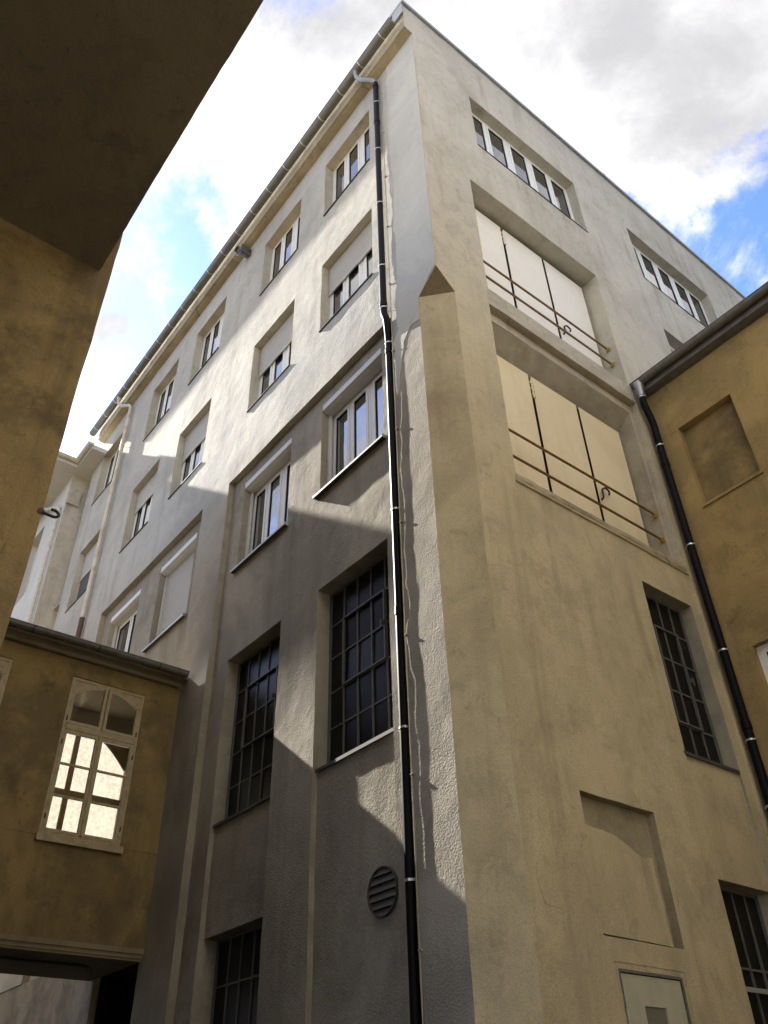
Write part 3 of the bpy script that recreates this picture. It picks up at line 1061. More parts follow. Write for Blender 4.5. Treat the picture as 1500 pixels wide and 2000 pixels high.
# loggia screens
def loggia(y0, y1, z0, z1, d, gaps, mat, rails, rail_d, handle, label):
    s = bpy.data.objects.new('loggia_screen', None)
    s['label'] = label
    COL.objects.link(s)
    s.parent = B
    edges = [y0] + gaps + [y1]
    for i, (a, b) in enumerate(zip(edges, edges[1:])):
        bm = bmesh.new()
        aa, bb = a + (0.0 if i == 0 else 0.034), b - (0.034 if i < len(edges) - 2 else 0.03)
        n = 6
        vs_ = []
        for (yy, xx) in ((aa, -d), (bb, -d)):
            pass
        box(bm, -d - 0.012, -d, aa, bb, z0, z1 - 0.035)
        bmesh.ops.bevel(bm, geom=[e for e in bm.edges], offset=0.003, segments=1, affect='EDGES')
        finish('panel', bm, mat, s)
    for z in rails:
        bm = bmesh.new()
        p = [(-rail_d, y0 - 0.05, z - 0.01), (-rail_d, (y0 + y1) / 2, z - 0.005), (-rail_d - 0.01, y1 + 0.03, z)]
        tube(bm, p, 0.020, 10)
        finish('rail', bm, M['rail'], s, smooth=40)
        bm = bmesh.new()
        tube(bm, [(-rail_d - 0.01, y1 - 0.05, z), (-rail_d - 0.01, y1 - 0.02, z)], 0.03, 10)
        box(bm, -rail_d - 0.05, -rail_d + 0.03, y1 + 0.005, y1 + 0.02, z - 0.045, z + 0.045)
        box(bm, -rail_d - 0.022, -rail_d + 0.002, y1 - 0.02, y1 + 0.005, z - 0.05, z + 0.025)
        finish('rail_bracket', bm, M['brass'], s)
    hy, hz = handle
    bm = bmesh.new()
    x = -d + 0.005
    tube(bm, smooth_path([(x, hy, hz - 0.12), (x + 0.05, hy, hz - 0.10), (x + 0.05, hy, hz + 0.06), (x + 0.05, hy + 0.10, hz + 0.14), (x + 0.05, hy + 0.19, hz + 0.10), (x + 0.05, hy + 0.16, hz + 0.03)], 4, 0.04), 0.016, 8)
    finish('handle', bm, M['black'], s, smooth=50)
    # clamp hardware near the head of the first joint
    bm = bmesh.new()
    g_ = gaps[0]
    for k in range(3):
        zz = z1 - 0.22 - 0.13 * k
        tube(bm, [(-d + 0.004, g_ - 0.05 + 0.012 * k, zz), (-d + 0.025, g_, zz - 0.02), (-d + 0.004, g_ + 0.055, zz - 0.05)], 0.012, 8)
    tube(bm, [(-d + 0.012, g_, z1 - 0.15), (-d + 0.012, g_, z1 - 0.56)], 0.016, 8)
    finish('hinge', bm, mat, s, smooth=50)
    return s


loggia(1.11, 4.50, 12.36, 15.50, 0.34, [2.21, 3.33], M['cream_panel'], (13.05, 13.46), 0.16, (3.43, 13.40), 'pale cream panel screen behind two rails, upper of the two')
loggia(1.14, 4.51, 8.54, 11.53, 0.39, [2.27, 3.41], M['warm_panel'], (9.07, 9.56), 0.16, (3.47, 9.62), 'yellowish cream panel screen behind two rails, lower of the two')
bm = bmesh.new()
n = 40
rows = []
for k in range(n + 1):
    y_ = 1.06 + 3.58 * k / n
    e_ = 0.008 * noise.noise(Vector((y_ * 5, 1, 2)))
    rows.append([bm.verts.new(p) for p in ((-0.10, y_, 8.535), (0.016 + e_, y_, 8.53 + e_), (0.018 + e_, y_, 8.47 + 2 * e_), (-0.004, y_, 8.43 + 4 * e_))])
for a, b in zip(rows, rows[1:]):
    for i in range(3):
        bm.faces.new((a[i], a[i + 1], b[i + 1], b[i]))
bmesh.ops.recalc_face_normals(bm, faces=bm.faces[:])
finish('ledge', bm, M['eave'], B, smooth=30)
# sloping plaster soffit over the lower screen
bm = bmesh.new()
pts = [(-0.125, 1.12, 11.795), (-0.125, 4.53, 11.795), (-0.44, 4.53, 11.50), (-0.44, 1.12, 11.50)]
v = [bm.verts.new(p) for p in pts] + [bm.verts.new((p[0], p[1], 11.81)) for p in pts]
for q in ((0, 1, 2, 3), (7, 6, 5, 4), (0, 4, 5, 1), (1, 5, 6, 2), (2, 6, 7, 3), (3, 7, 4, 0)):
    bm.faces.new([v[i] for i in q])
bmesh.ops.recalc_face_normals(bm, faces=bm.faces[:])
finish('loggia_soffit', bm, M['reveal'], B)

# door
door = bpy.data.objects.new('door', None)
COL.objects.link(door)
door.parent = B
door.matrix_basis = right_at(1.43, 0.3, 0.0)
bm = bmesh.new()
ring(bm, 0.0, 0.93, 0.0, 2.63, 0.022, 0.03, 0.10)
finish('frame', bm, M['iron_bar'], door)
bm = bmesh.new()
# leaf with a cut-out for its small pane
for q in ((0.03, 0.30, 0.02, 2.60), (0.61, 0.90, 0.02, 2.60), (0.30, 0.61, 0.02, 1.75), (0.30, 0.61, 2.36, 2.60)):
    box(bm, q[0], q[1], 0.045, 0.09, q[2], q[3])
finish('leaf', bm, M['door_paint'], door)
bm = bmesh.new()
box(bm, 0.30, 0.61, 0.06, 0.075, 1.75, 2.36)
finish('pane', bm, M['door_pane'], door)
for z in (2.25, 1.2, 0.3):
    bm = bmesh.new()
    tube(bm, [(0.028, 0.03, z - 0.07), (0.028, 0.03, z + 0.07)], 0.014, 8)
    box(bm, 0.03, 0.075, 0.028, 0.042, z - 0.06, z + 0.06)
    finish('hinge', bm, M['door_paint'], door)

# round vent beside the drainpipe
vent = bpy.data.objects.new('vent', None)
COL.objects.link(vent)
vent.parent = B
vent.location = (-1.795, 0.19, 3.77)
bm = bmesh.new()
seg = 28
r_ = 0.235
tube(bm, [(0, 0.0, 0), (0, -0.035, 0)], r_ + 0.006, seg, caps=False)
tube(bm, [(0, -0.035, 0), (0, 0.0, 0)], r_ - 0.008, seg, caps=False)
A1 = [bm.verts.new((math.cos(2 * math.pi * i / seg) * (r_ + 0.006), -0.035, math.sin(2 * math.pi * i / seg) * (r_ + 0.006))) for i in range(seg)]
A2 = [bm.verts.new((math.cos(2 * math.pi * i / seg) * (r_ - 0.008), -0.035, math.sin(2 * math.pi * i / seg) * (r_ - 0.008))) for i in range(seg)]
for i in range(seg):
    bm.faces.new((A1[i], A1[(i + 1) % seg], A2[(i + 1) % seg], A2[i]))
finish('rim', bm, M['vent'], vent, smooth=40)
bm = bmesh.new()
tube(bm, [(0, 0.0, 0), (0, -0.004, 0)], r_ - 0.01, seg)
finish('backing', bm, M['gap'], vent)
ns = 6
for k in range(ns):
    z0 = -r_ + 2 * r_ * k / ns
    z1 = z0 + 2 * r_ / ns - 0.010
    bm = bmesh.new()
    row = []
    for zz, y0_ in ((z0, -0.032), (z1, -0.010)):
        hw = math.sqrt(max(0.0004, (r_ - 0.012) ** 2 - zz * zz))
        row.append([(-hw, y0_, zz), (hw, y0_, zz)])
    mid = []
    for t in (0.25, 0.5, 0.75):
        zz = z0 + (z1 - z0) * t
        hw = math.sqrt(max(0.0004, (r_ - 0.012) ** 2 - zz * zz))
        mid.append([(-hw, -0.032 + 0.022 * t, zz), (hw, -0.032 + 0.022 * t, zz)])
    rr = [row[0]] + mid + [row[1]]
    vv = [[bm.verts.new(p) for p in q] for q in rr]
    vb = [[bm.verts.new((p[0], p[1] + 0.006, p[2])) for p in q] for q in rr]
    for i in range(4):
        bm.faces.new((vv[i][0], vv[i][1], vv[i + 1][1], vv[i + 1][0]))
        bm.faces.new((vb[i + 1][0], vb[i + 1][1], vb[i][1], vb[i][0]))
    bm.faces.new((vb[0][0], vb[0][1], vv[0][1], vv[0][0]))
    finish('slat', bm, M['vent'], vent)

# repairs in the render
patch('mortar_patch', [(-0.86, 20.0, 1), (-0.012, 20.0, 1), (-0.012, 12.10, 0), (-0.44, 11.72, 0), (-0.43, 11.25), (-0.62, 11.32), (-0.80, 11.10), (-0.98, 10.2), (-1.05, 10.1), (-1.03, 11.3), (-0.93, 11.5), (-0.97, 12.2), (-0.86, 13.0), (-0.90, 14.3), (-0.83, 15.2), (-0.90, 17.0)], LEFT, 0.006, M['grey_patch'], B, 0.022, 0.14, 3)
patch('mortar_patch', [(1.315, 3.21, 1), (2.37, 3.20), (2.34, 4.02), (2.2, 4.0), (1.8, 4.16), (1.315, 4.2, 1)], lambda u, v_, d: RIGHT(u, v_, d + 0.13), 0.065, M['right'], B, 0.010, 0.09, 5)
patch('mortar_patch', [(0.52, 3.35), (0.74, 3.32), (0.80, 3.62), (0.70, 3.9), (0.54, 3.8), (0.46, 3.55)], RIGHT, 0.004, M['right'], B, 0.02, 0.06, 6)
# thin cable run down beside the drainpipe, with its clips
bm = bmesh.new()
pts = [(-1.045 + 0.003 * noise.noise(Vector((0, 0, k * 0.8))), -0.016, 19.9 - 0.4 * k) for k in range(48)]
tube(bm, pts, 0.008, 6)
for k in range(2, 47, 4):
    p = pts[k]
    box(bm, p[0] - 0.014, p[0] + 0.03, p[1] - 0.012, 0.0, p[2] - 0.008, p[2] + 0.008)
finish('cable', bm, M['reveal'], B)

# ================================================================== ANNEX at the far end
AN = thing('white_annex', 'white rendered annex with a deep flat eave at the far end of the factory block', 'building', (-20, 0, 0))
ax = (20, 0, 0)


def an(name, bm, m, **k):
    bmesh.ops.translate(bm, verts=bm.verts[:], vec=ax)
    return finish(name, bm, m, AN, **k)


AF = lambda u, v, d: (u + 20, -0.44 + d, v)
relief('wall', AF, [(-32, -16.45, 0, 19.1, 0, 'wall', 0, 0), (-19.75, -18.38, 15.68, 18.28, 0.28, 'hole', 0, 0), (-19.75, -18.38, 11.6, 14.2, 0.28, 'hole', 0, 0)], AN, [M['white']], cell=0.4, amp=0.004)
relief('wall', lambda u, v, d: (u + 20, 0.20 + d, v), [(-16.45, -15.9, 0, 19.1, 0, 'wall', 0, 0), (-16.3, -15.93, 14.25, 18.0, 0.10, 'wall', 0, 0)], AN, [M['white']], cell=0.4, amp=0.003)
relief('wall', lambda u, v, d: (-16.45 - d + 20, u, v), [(-0.44, 0.2, 0, 19.1, 0, 'wall', 0, 0)], AN, [M['reveal']], cell=0.4, amp=0.004)
bm = bmesh.new()
box(bm, -15.9, -15.88, 0.005, 0.2, 0, 19.1)
box(bm, -16.45, -16.36, -0.45, -0.06, 17.94, 18.50)
box(bm, -16.36, -15.9, -0.02, 0.19, 14.19, 14.235)
an('pilaster_cap', bm, M['reveal'])
bm = bmesh.new()
box(bm, -32, -16.02, -1.2, 6.0, 19.1, 19.26)
box(bm, -16.02, -14.9, -0.47, -0.004, 19.1, 19.26)
box(bm, -16.02, -15.9, 0.0, 0.19, 19.1, 19.26)
an('eave', bm, M['white'])
bm = bmesh.new()
v = [bm.verts.new(p) for p in ((-32, -1.25, 19.262), (-15.97, -1.25, 19.262), (-15.97, 6, 19.262), (-32, 6, 19.262), (-29, 2.4, 20.9), (-19.5, 2.4, 20.9))]
for q in ((0, 1, 5, 4), (1, 2, 5), (2, 3, 4, 5), (3, 0, 4), (3, 2, 1, 0)):
    bm.faces.new([v[i] for i in q])
bmesh.ops.recalc_face_normals(bm, faces=bm.faces[:])
an('roof', bm, M['old_zinc'])
for p0, p1 in (((-16.0, -0.53, 19.28), (-14.85, -0.53, 19.28)), ((-15.93, -1.3, 19.28), (-15.93, -0.46, 19.28)), ((-32, -1.28, 19.28), (-15.85, -1.28, 19.28))):
    g = gutter('gutter', Vector(p0) + Vector(ax), Vector(p1) + Vector(ax), 0.085, M['cream_zinc'], AN, 0.7, None)
for z, h_ in ((15.68, 2.6), (11.6, 2.6)):
    w = modern_window(AN, Matrix.Translation((-19.75 + 20, -0.44, z)), 1.37, h_, 0.26, [2])
drainpipe('drainpipe', 'cream painted drainpipe with a long slanting arm on the white annex', [(-18.9, -0.95, 19.10), (-18.6, -0.62, 18.95), (-16.75, -0.53, 17.95), (-16.62, -0.53, 17.6), (-16.62, -0.53, 6.0)], 0.055, M['cream_zinc'],
          [(-16.62, -0.53, 16.4), (-16.62, -0.53, 13.2)], [((-16.62, -0.53, 15.2), (0, 0, 1))], M['cream_zinc'], rad=0.2)

# ================================================================== pipes of the main building
px, pz = -1.14, -0.085
lx, ly = -1.19, 0.035


def swan(root, base):
    bm = bmesh.new()
    P = smooth_path([Vector(p) - base for p in ((-1.50, -0.335, 20.45), (-1.50, -0.335, 20.22), (-1.40, -0.27, 20.0), (px - 0.02, pz - 0.01, 19.80), (px, pz, 19.55))], 5, 0.1)
    tube(bm, P, 0.048, 16, rs=[0.075] + [0.048] * (len(P) - 1))
    finish('outlet', bm, M['zinc'], root, smooth=40)


drainpipe('drainpipe', 'glossy black plastic drainpipe down the corner of the long facade, beside the cable', [(px, pz, 19.62), (px, pz, 12.0), (px + 0.04, pz + 0.02, 11.85), (lx, ly, 11.50), (lx, ly, 0.0)], 0.056, M['black_pipe'],
          [(px, pz, z) for z in (18.75, 16.9, 15.05, 13.2, 12.12)] + [(lx, ly, z) for z in (11.42, 8.2, 5.25, 3.72, 1.5)],
          [((px, pz, 19.5), (0, 0, 1)), ((px, pz, 18.0), (0, 0, 1)), ((px, pz, 12.22), (0, 0, 1)), ((lx, ly, 11.25), (0, 0, 1)), ((lx, ly, 6.7), (0, 0, 1)), ((lx, ly, 2.4), (0, 0, 1))], M['clamp'], extra=swan)


def boot(root, base):
    bm = bmesh.new()
    P = [Vector(p) - base for p in ((-13.13, -0.1, 12.35), (-13.13, -0.1, 11.85), (-13.14, -0.11, 11.55))]
    tube(bm, P, 0.062, 16, rs=[0.064, 0.064, 0.066])
    finish('iron_foot', bm, M['rust'], root, smooth=40)
    bm = bmesh.new()
    P = [Vector(p) - base for p in ((-13.14, -0.11, 11.75), (-13.16, -0.12, 11.5), (-13.2, -0.15, 11.2))]
    tube(bm, P, 0.08, 16, rs=[0.072, 0.085, 0.15])
    finish('boot', bm, M['sill_metal'], root, smooth=40)
    bm = bmesh.new()
    P = smooth_path([Vector(p) - base for p in ((-13.75, -0.335, 20.45), (-13.75, -0.335, 20.2), (-13.55, -0.26, 19.95), (-13.15, -0.11, 19.75), (-13.13, -0.1, 19.4))], 5, 0.12)
    tube(bm, P, 0.05, 16, rs=[0.075] + [0.05] * (len(P) - 1))
    finish('outlet', bm, M['cream_zinc'], root, smooth=40)


drainpipe('drainpipe', 'white drainpipe streaked with rust on the long facade, ending in a brown iron foot', [(-13.13, -0.1, 19.5), (-13.13, -0.1, 11.3)], 0.056, M['rust_white'],
          [(-13.13, -0.1, z) for z in (18.1, 15.9, 14.3)], [((-13.13, -0.1, z), (0, 0, 1)) for z in (18.6, 16.6, 14.45)], M['cream_zinc'], extra=boot)

# floodlight under the eave
FL = thing('floodlight', 'small round grey floodlight with a dark lens under the eave of the long facade', 'floodlight', (-6.5, -0.18, 19.72))
d_ = Vector((0.05, -0.85, -0.3)).normalized()
bm = bmesh.new()
tube(bm, [d_ * -0.16, d_ * -0.14, d_ * 0.10, d_ * 0.12], 0.1, 18, rs=[0.07, 0.10, 0.105, 0.115])
finish('housing', bm, M['zinc'], FL, smooth=40)
bm = bmesh.new()
tube(bm, [d_ * 0.1205, d_ * 0.126], 0.095, 18)
finish('lens', bm, M['lens'], FL, smooth=40)
bm = bmesh.new()
tube(bm, [d_ * 0.02, d_ * 0.16], 0.118, 18, caps=False)
for f in [f for f in bm.faces if f.calc_center_median().z < 0.03]:
    bm.faces.remove(f)
finish('hood', bm, M['vent'], FL, smooth=40)
bm = bmesh.new()
box(bm, -0.02, 0.14, 0.06, 0.178, -0.02, 0.02)
box(bm, 0.11, 0.14, -0.1, 0.178, -0.14, 0.14)
finish('bracket', bm, M['vent'], FL)

# ================================================================== LEFT WING (bridge over the passage)
WG = thing('passage_wing', 'dim brown ochre wing with arched windows bridging a dark passage', 'building', (-7, 0, 0))
wo = (7, 0, 0)


def wg(name, bm, m, **k):
    bmesh.ops.translate(bm, verts=bm.verts[:], vec=wo)
    return finish(name, bm, m, WG, **k)


WW = [(-1.79, -0.58), (-3.93, -2.72)]
wr = [(-4.2, 0.0, 4.03, 8.0, 0.0, 'wall', 0, 0), (-4.2, 0.0, 5.315, 5.325, 0.006, 'wall', 0, 0)]
wr += [(a, b, 5.34, 7.74, 0.07, 'hole', 0, 0) for a, b in WW]
relief('wall', lambda u, v, d: (-d, u, v), wr, WG, [M['ochre_wing']], cell=0.3, amp=0.005)
FW = [(-2.15, -0.08), (-4.1, -2.6)]
back = [(-4.2, 0.0, 4.03, 8.3, 0.0, 'wall', 0, 0)] + [(a, b, 5.0, 7.72, 0.08, 'hole', 0, 0) for a, b in FW]
relief('wall', lambda u, v, d: (-1.62 - d, u, v), back, WG, [M['room']], cell=0.5, amp=0.0)
bm = bmesh.new()
box(bm, -8.78, -7.02, -4.2, -0.002, 3.90, 4.03)          # floor slab over the passage
box(bm, -8.70, -7.08, -4.2, -0.002, 8.0, 8.06)           # ceiling
box(bm, -8.61, -7.09, -2.42, -2.36, 4.03, 8.0)          # cross wall between the two rooms
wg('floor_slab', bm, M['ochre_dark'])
bm = bmesh.new()
box(bm, -7.42, -7.0, -4.2, -0.002, 3.93, 4.025)
box(bm, -7.0, -6.975, -4.2, -0.002, 3.985, 4.05)
wg('edge_beam', bm, M['ochre_dark'])
bm = bmesh.new()
v = [bm.verts.new(p) for p in ((-6.72, -4.2, 8.13), (-6.72, -0.002, 8.13), (-9.1, -0.002, 8.42), (-9.1, -4.2, 8.42), (-6.72, -4.2, 8.07), (-6.72, -0.002, 8.07), (-9.1, -0.002, 8.07), (-9.1, -4.2, 8.07))]
for q in ((0, 1, 2, 3), (7, 6, 5, 4), (0, 4, 5, 1), (1, 5, 6, 2), (2, 6, 7, 3), (3, 7, 4, 0)):
    bm.faces.new([v[i] for i in q])
bmesh.ops.recalc_face_normals(bm, faces=bm.faces[:])
wg('roof', bm, M['ochre_dark'])
gutter('gutter', Vector((-6.66, -4.2, 8.16)) + Vector(wo), Vector((-6.66, -0.05, 8.16)) + Vector(wo), 0.075, M['old_zinc'], WG, 0.95, M['sill_metal'])
bm = bmesh.new()
P = smooth_path([(-7.5, -4.2, 3.87), (-7.5, -0.62, 3.87), (-7.5, -0.55, 3.86), (-7.5, -0.52, 3.78)], 6, 0.05)
tube(bm, P, 0.02, 8)
wg('conduit', bm, M['black'], smooth=40)


def arched_window(y0, y1, z0, z1):
    """old timber casement window: segmental fanlight of two lights over two casements of three panes"""
    w, h = y1 - y0, z1 - z0
    mat = Matrix.Translation((0.0, y0, z0)) @ Matrix.Rotation(math.pi / 2, 4, 'Z')
    D0, D1 = 0.015, 0.075
    zt = h * 0.665                      # transom
    fr = 0.05
    spring, rise = h - 0.30, 0.22
    xc = w / 2
    hw = w / 2 - fr - 0.03

    def arch_z(x):
        t = (x - xc) / (w / 2 - fr)
        return spring + rise * (1 - t * t)

    def fr_mesh(bm):
        ring(bm, 0, w, 0, h, fr, D0, D1)
        box(bm, fr, w - fr, D0 - 0.012, D1, zt - 0.045, zt + 0.045)
        # boards filling the corners over the arch
        n = 14
        for i in range(n):
            xa = fr + (w - 2 * fr) * i / n
            xb = fr + (w - 2 * fr) * (i + 1) / n
            za, zb = arch_z(xa) + 0.05, arch_z(xb) + 0.05
            vv = [bm.verts.new(p) for p in ((xa, D0 + 0.012, za), (xb, D0 + 0.012, zb), (xb, D0 + 0.012, h - fr), (xa, D0 + 0.012, h - fr))]
            bm.faces.new(vv)
    win = place('window', None, WG, mat=mat)
    bpy.data.objects.remove(win)
    win = place('window', cached(('arched_frame', w, h), fr_mesh, M['old_wood']), WG, mat=mat)

    def fan(side):
        def f(bm):
            xa, xb = (fr, xc - 0.012) if side < 0 else (xc + 0.012, w - fr)
            s = 0.045
            z0_ = zt + 0.05
            n = 10
            outer = [(xa + (xb - xa) * i / n, arch_z(xa + (xb - xa) * i / n) + 0.052) for i in range(n + 1)]
            inner = [(xa + s + (xb - xa - 2 * s) * i / n, arch_z(xa + s + (xb - xa - 2 * s) * i / n) + 0.004) for i in range(n + 1)]
            for y_, flip in ((D0 - 0.008, False), (D1 - 0.01, True)):
                O_ = [bm.verts.new((x, y_, z)) for x, z in outer]
                I_ = [bm.verts.new((x, y_, z)) for x, z in inner]
                for i in range(n):
                    bm.faces.new((O_[i], O_[i + 1], I_[i + 1], I_[i]))
            # inner edge
            for i in range(n):
                (x1, z1_), (x2, z2_) = inner[i], inner[i + 1]
                bm.faces.new([bm.verts.new(p) for p in ((x1, D0 - 0.008, z1_), (x2, D0 - 0.008, z2_), (x2, D1 - 0.01, z2_), (x1, D1 - 0.01, z1_))])
            box(bm, xa, xa + s, D0 - 0.008, D1 - 0.01, z0_, outer[0][1] - 0.02)
            box(bm, xb - s, xb, D0 - 0.008, D1 - 0.01, z0_, outer[-1][1] - 0.02)
            box(bm, xa + s, xb - s, D0 - 0.008, D1 - 0.01, z0_, z0_ + s)
        return f

    def fan_glass(side):
        def f(bm):
            xa, xb = (fr + 0.04, xc - 0.05) if side < 0 else (xc + 0.05, w - fr - 0.04)
            n = 10
            top = [bm.verts.new((xa + (xb - xa) * i / n, D0 + 0.03, arch_z(xa + (xb - xa) * i / n) + 0.01)) for i in range(n + 1)]
            bot = [bm.verts.new((xa + (xb - xa) * i / n, D0 + 0.03, zt + 0.09)) for i in range(n + 1)]
            for i in range(n):
                bm.faces.new((bot[i], bot[i + 1], top[i + 1], top[i]))
        return f
    for sd in (-1, 1):
        place('fanlight', cached(('fanlight', sd, w), fan(sd), M['old_wood']), win)
        place('pane', cached(('fan_pane', sd, w), fan_glass(sd), M['pane'] if False else M['clear']), win)
    ch = zt - 0.05 - fr
    cw = w / 2 - fr - 0.008
    s = 0.045

    def cas(bm):
        ring(bm, 0, cw, 0, ch, s, -0.010, 0.045)
        for k in (1, 2):
            zz = s + (ch - 2 * s) * k / 3
            box(bm, s, cw - s, -0.004, 0.035, zz - 0.014, zz + 0.014)
    cm = cached(('casement_leaf', w, h), cas, M['old_wood'])
    ph = (ch - 2 * s) / 3
    pm = bar_mesh('pane', cw - 2 * s, 0.005, ph - 0.024, M['clear'])
    for x0 in (fr, w / 2 + 0.008):
        place('casement', cm, win, loc=(x0, D0 + 0.004, fr))
        for k in range(3):
            place('pane', pm, win, loc=(x0 + cw / 2, D0 + 0.026, fr + s + ph * (k + 0.5)))
    def cover(bm):
        box(bm, -0.018, 0.018, D0 - 0.03, D0 - 0.006, fr, zt - 0.05)
    place('astragal', cached(('astragal', h), cover, M['old_wood']), win, loc=(w / 2, 0, 0))
    def sl(bm):
        box(bm, -0.03, w + 0.03, -0.045, D1, -0.085, 0.0)
        box(bm, -0.03, w + 0.03, -0.06, -0.045, -0.10, -0.02)
    place('sill', cached(('timber_sill', w), sl, M['old_wood']), win)
    def hinge(bm):
        tube(bm, [(0, 0, -0.035), (0, 0, 0.035)], 0.011, 8)
    hm = cached(('hinge',), hinge, M['rust'], 40)
    for x in (0.045, w - 0.045):
        for z in (0.25, zt - 0.25, zt + 0.12):
            place('hinge', hm, win, loc=(x, D0 - 0.012, z))
    return win


for a, b in WW:
    arched_window(a, b, 5.34, 7.74)


def far_window(y0, y1, z0, z1):
    """arched frosted window in the far wall of the wing, lit by the sun from behind"""
    w, h = y1 - y0, z1 - z0
    mat = Matrix.Translation((-1.66, y0, z0)) @ Matrix.Rotation(math.pi / 2, 4, 'Z')
    az = lambda x: h - 0.62 * ((x - w / 2) / (w / 2)) ** 2

    def f(bm):
        n = 16
        for i in range(n):
            xa, xb = w * i / n, w * (i + 1) / n
            vv = [bm.verts.new(p) for p in ((xa, 0, az(xa)), (xb, 0, az(xb)), (xb, 0, h + 0.1), (xa, 0, h + 0.1))]
            bm.faces.new(vv)
        for xx, hw_ in ((w * 0.33, 0.014), (w * 0.56, 0.045)):
            box(bm, xx - hw_, xx + hw_, 0.0, 0.05, 0, az(xx))
        for z, hz_ in ((1.55, 0.05),):
            box(bm, 0, w, 0.004, 0.046, z - hz_, z + hz_)
        box(bm, 0, w, 0, 0.05, 0, 0.05)
    win = place('window', cached(('far_frame', w), f, M['old_wood']), WG, mat=mat)

    def gl(bm):
        n = 16
        for i in range(n):
            xa, xb = w * i / n, w * (i + 1) / n
            bm.faces.new([bm.verts.new(p) for p in ((xa, 0.03, 0.02), (xb, 0.03, 0.02), (xb, 0.03, az(xb)), (xa, 0.03, az(xa)))])
    place('pane', cached(('far_pane', w), gl, M['frosted']), win)


for a, b in FW:
    far_window(a, b, 5.0, 7.72)

# ================================================================== FOREGROUND BUILDING over the camera
FG = thing('ochre_gatehouse', 'ochre building with a dark overhanging storey looming over the viewer', 'building', (-0.5, -4.2, 0))


def fgf(u, v, d):
    return (-d, u + 4.2, v)


relief('wall', fgf, [(-16.0, -4.235, 0, 13.0, 0, 'wall', 0, 0)], FG, [M['ochre_gate']], cell=0.22, amp=0.009)
bm = bmesh.new()  # end wall carried back unseen, added to cut light into the courtyard
nz_ = 60
rows = []
for k in range(nz_ + 1):
    z = 13.0 * k / nz_
    a = Vector(wob((0.0, -4.235 + 4.2, z), 0.009))
    rows.append([bm.verts.new(a), bm.verts.new((-8.6, -0.035, z))])
for a, b in zip(rows, rows[1:]):
    bm.faces.new((a[0], b[0], b[1], a[1]))
bmesh.ops.recalc_face_normals(bm, faces=bm.faces[:])
for f in bm.faces:
    if f.normal.y < 0:
        f.normal_flip()
finish('wall', bm, M['ochre_gate'], FG, smooth=30)
bm = bmesh.new()  # back and roof of the added, unseen gatehouse body
box(bm, -8.6, -8.4, -12, -0.05, 0, 13)
box(bm, -8.4, -0.05, -12, -0.06, 12.8, 13.0)
finish('wall', bm, M['ochre_gate'], FG)
# the storey that bridges overhead: its underside is seen from below
bm = bmesh.new()
nx, ny = 150, 40
gv = []
for i in range(nx + 1):
    x = 0.005 + 8.5 * i / nx
    row = []
    for j in range(ny + 1):
        yy = -0.15 - 8.0 * j / ny
        p = Vector((x, yy, 8.81))
        q = p + Vector((0, noise.noise(Vector((x * 1.2, 3, 0))) * 0.008 + noise.noise(Vector((x * 7, 5, 0))) * 0.003 if j == 0 else 0, noise.noise(Vector((x * 0.7, yy * 0.7, 4))) * 0.02))
        row.append(bm.verts.new(q))
    gv.append(row)
for i in range(nx):
    for j in range(ny):
        bm.faces.new((gv[i][j], gv[i][j + 1], gv[i + 1][j + 1], gv[i + 1][j])).material_index = 0
tops = [bm.verts.new((r_[0].co.x, r_[0].co.y, 13.0)) for r_ in gv]
for i in range(nx):
    bm.faces.new((gv[i][0], gv[i + 1][0], tops[i + 1], tops[i])).material_index = 1
bk = [bm.verts.new((0.005, -8.15, 13.0)), bm.verts.new((8.505, -8.15, 13.0))]
bm.faces.new([tops[0], tops[-1], bk[1], bk[0]])
bm.faces.new([gv[-1][0], gv[-1][-1], bk[1], tops[-1]])
bmesh.ops.recalc_face_normals(bm, faces=bm.faces[:])
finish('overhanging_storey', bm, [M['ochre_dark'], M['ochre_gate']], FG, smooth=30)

HK = thing('iron_hook', 'black iron hook on a rusty plate at the edge of the ochre wall', 'hook', (-0.5, -4.24, 5.76))
bm = bmesh.new()
P = smooth_path([(0.0, 0.0, -0.01), (0.012, 0.05, -0.015), (0.012, 0.115, -0.02), (0.012, 0.145, 0.012), (0.012, 0.115, 0.045), (0.012, 0.07, 0.045)], 5, 0.03)
tube(bm, P, 0.0125, 10)
finish('shank', bm, M['black'], HK, smooth=50)
bm = bmesh.new()
bmesh.ops.create_icosphere(bm, subdivisions=3, radius=0.034)
for v in bm.verts:
    v.co = Vector((v.co.x * 0.35 , v.co.y * 0.9, v.co.z * 1.1)) * (1 + 0.25 * noise.noise(v.co * 30))
finish('plate', bm, M['rust'], HK, smooth=50)

# ================================================================== RIGHT BUILDING
RB = thing('ochre_side_building', 'ochre building with a blind window and half round gutter against the short facade', 'building', (0.0, 4.85, 0))
rbm = lambda u, v, d: (u, d, v)
relief('wall', rbm, [(0.005, 8.6, 0, 12.15, 0, 'wall', 0, 0), (0.475, 1.46, 9.50, 11.14, 0.13, 'wall', 1, 0), (0.49, 1.75, 5.0, 7.04, 0.14, 'hole', 0, 0), (2.4, 3.7, 5.0, 7.04, 0.14, 'hole', 0, 0)], RB, [M['ochre'], M['ochre_wing']], cell=0.25, amp=0.007)
bm = bmesh.new()
box(bm, 0.46, 1.50, -0.03, 0.0, 9.455, 9.50)
finish('blind_window_sill', bm, M['ochre'], RB)
bm = bmesh.new()
v = [bm.verts.new(p) for p in ((0.08, -0.16, 12.34), (8.6, -0.16, 12.34), (8.6, 8, 13.3), (0.08, 8, 13.3), (0.08, -0.16, 12.18), (8.6, -0.16, 12.18), (8.6, 0.3, 12.15), (0.08, 0.3, 12.15))]
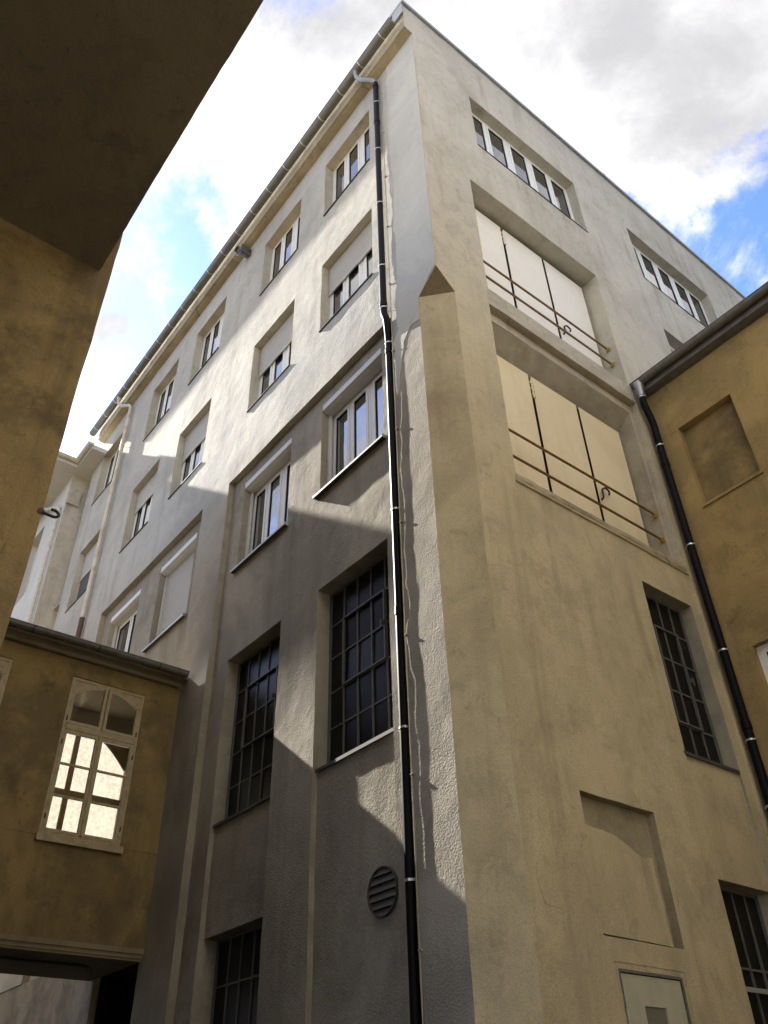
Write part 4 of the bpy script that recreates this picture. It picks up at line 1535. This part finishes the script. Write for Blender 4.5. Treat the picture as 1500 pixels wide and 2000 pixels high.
for q in ((0, 1, 2, 3), (0, 4, 5, 1), (4, 7, 6, 5)):
    bm.faces.new([v[i] for i in q])
bmesh.ops.recalc_face_normals(bm, faces=bm.faces[:])
finish('roof', bm, M['old_zinc'], RB)
bm = bmesh.new()
box(bm, 8.3, 8.6, 0.3, 8, 0, 12.1)
box(bm, 0.1, 8.3, 7.7, 8, 0, 12.1)
finish('wall', bm, M['ochre'], RB)
gutter('gutter', (0.03, -0.24, 12.36), (8.6, -0.24, 12.36), 0.085, M['old_zinc'], RB, 0.85, M['old_zinc'])
for x0, x1 in ((0.49, 1.75), (2.4, 3.7)):
    modern_window(RB, Matrix.Translation((x0, 0, 5.0)), x1 - x0, 2.04, 0.10, [2])


def hopper(root, base):
    bm = bmesh.new()
    P = [Vector(p) - base for p in ((0.15, 4.61, 12.33), (0.15, 4.61, 12.22), (0.145, 4.615, 12.12), (0.14, 4.62, 12.03))]
    tube(bm, P, 0.07, 16, rs=[0.10, 0.085, 0.068, 0.066])
    finish('outlet', bm, M['zinc'], root, smooth=40)


drainpipe('drainpipe', 'black drainpipe in the angle between the sand and ochre walls', [(0.14, 4.62, 12.1), (0.135, 4.63, 11.85), (0.13, 4.76, 11.45), (0.12, 4.765, 11.2), (0.12, 4.765, 0.0)], 0.06, M['black_pipe'],
          [(0.137, 4.625, 12.0)] + [(0.12, 4.765, z) for z in (10.95, 8.9, 7.1, 5.8, 4.95, 3.0)], [((0.12, 4.765, z), (0, 0, 1)) for z in (10.55, 6.0)], M['clamp'], extra=hopper)

# ================================================================== unseen house added to darken the lower courtyard walls
CH = thing('added_courtyard_house', 'plain cream house behind the viewer, added unseen to shape the courtyard light', 'building', (8.62, 0, 0))
CW = [(y_, y_ + 1.1, z_, z_ + 1.6) for z_ in (1.2, 4.6, 8.0, 11.4) for y_ in (-6.6, -3.6, -0.6, 2.4)]
relief('wall', lambda u, v, d: (d, u, v), [(-9.0, 4.84, 0, 17.5, 0, 'wall', 0, 0)] + [(*q, 0.2, 'hole', 0, 0) for q in CW], CH, [M['upper']], cell=0.8, amp=0.006)
for q in CW:
    modern_window(CH, Matrix.Translation((0, q[1], q[2])) @ Matrix.Rotation(-math.pi / 2, 4, 'Z'), 1.1, 1.6, 0.18, [2])
bm = bmesh.new()
box(bm, -0.3, 7, -9.2, 5.0, 17.5, 17.7)
box(bm, 0.3, 6.9, -9.0, -8.9, 0, 17.5)
finish('roof', bm, M['old_zinc'], CH)

# ================================================================== unseen house added beyond the wing to block sun from the passage
RH = thing('added_rear_house', 'grey rendered house beyond the passage, added unseen to block the sun there', 'building', (-22, -0.46, 0))
RW = [(y_, y_ + 1.1, z_, z_ + 1.6) for z_ in (1.2, 4.8, 8.4) for y_ in (-9.0, -6.2, -3.4)]
relief('wall', lambda u, v, d: (-d, u + 0.46, v), [(-12.0, -0.46, 0, 14.5, 0, 'wall', 0, 0)] + [(*q, 0.2, 'hole', 0, 0) for q in RW], RH, [M['recess']], cell=0.8, amp=0.006)
for q in RW:
    modern_window(RH, Matrix.Translation((0, q[0] + 0.46, q[2])) @ Matrix.Rotation(math.pi / 2, 4, 'Z'), 1.1, 1.6, 0.18, [2])
bm = bmesh.new()
box(bm, -6, 0.3, -11.8, 0.0, 14.5, 14.7)
box(bm, -5.8, -0.3, -0.2, 0.0, 0, 14.5)
finish('roof', bm, M['old_zinc'], RH)
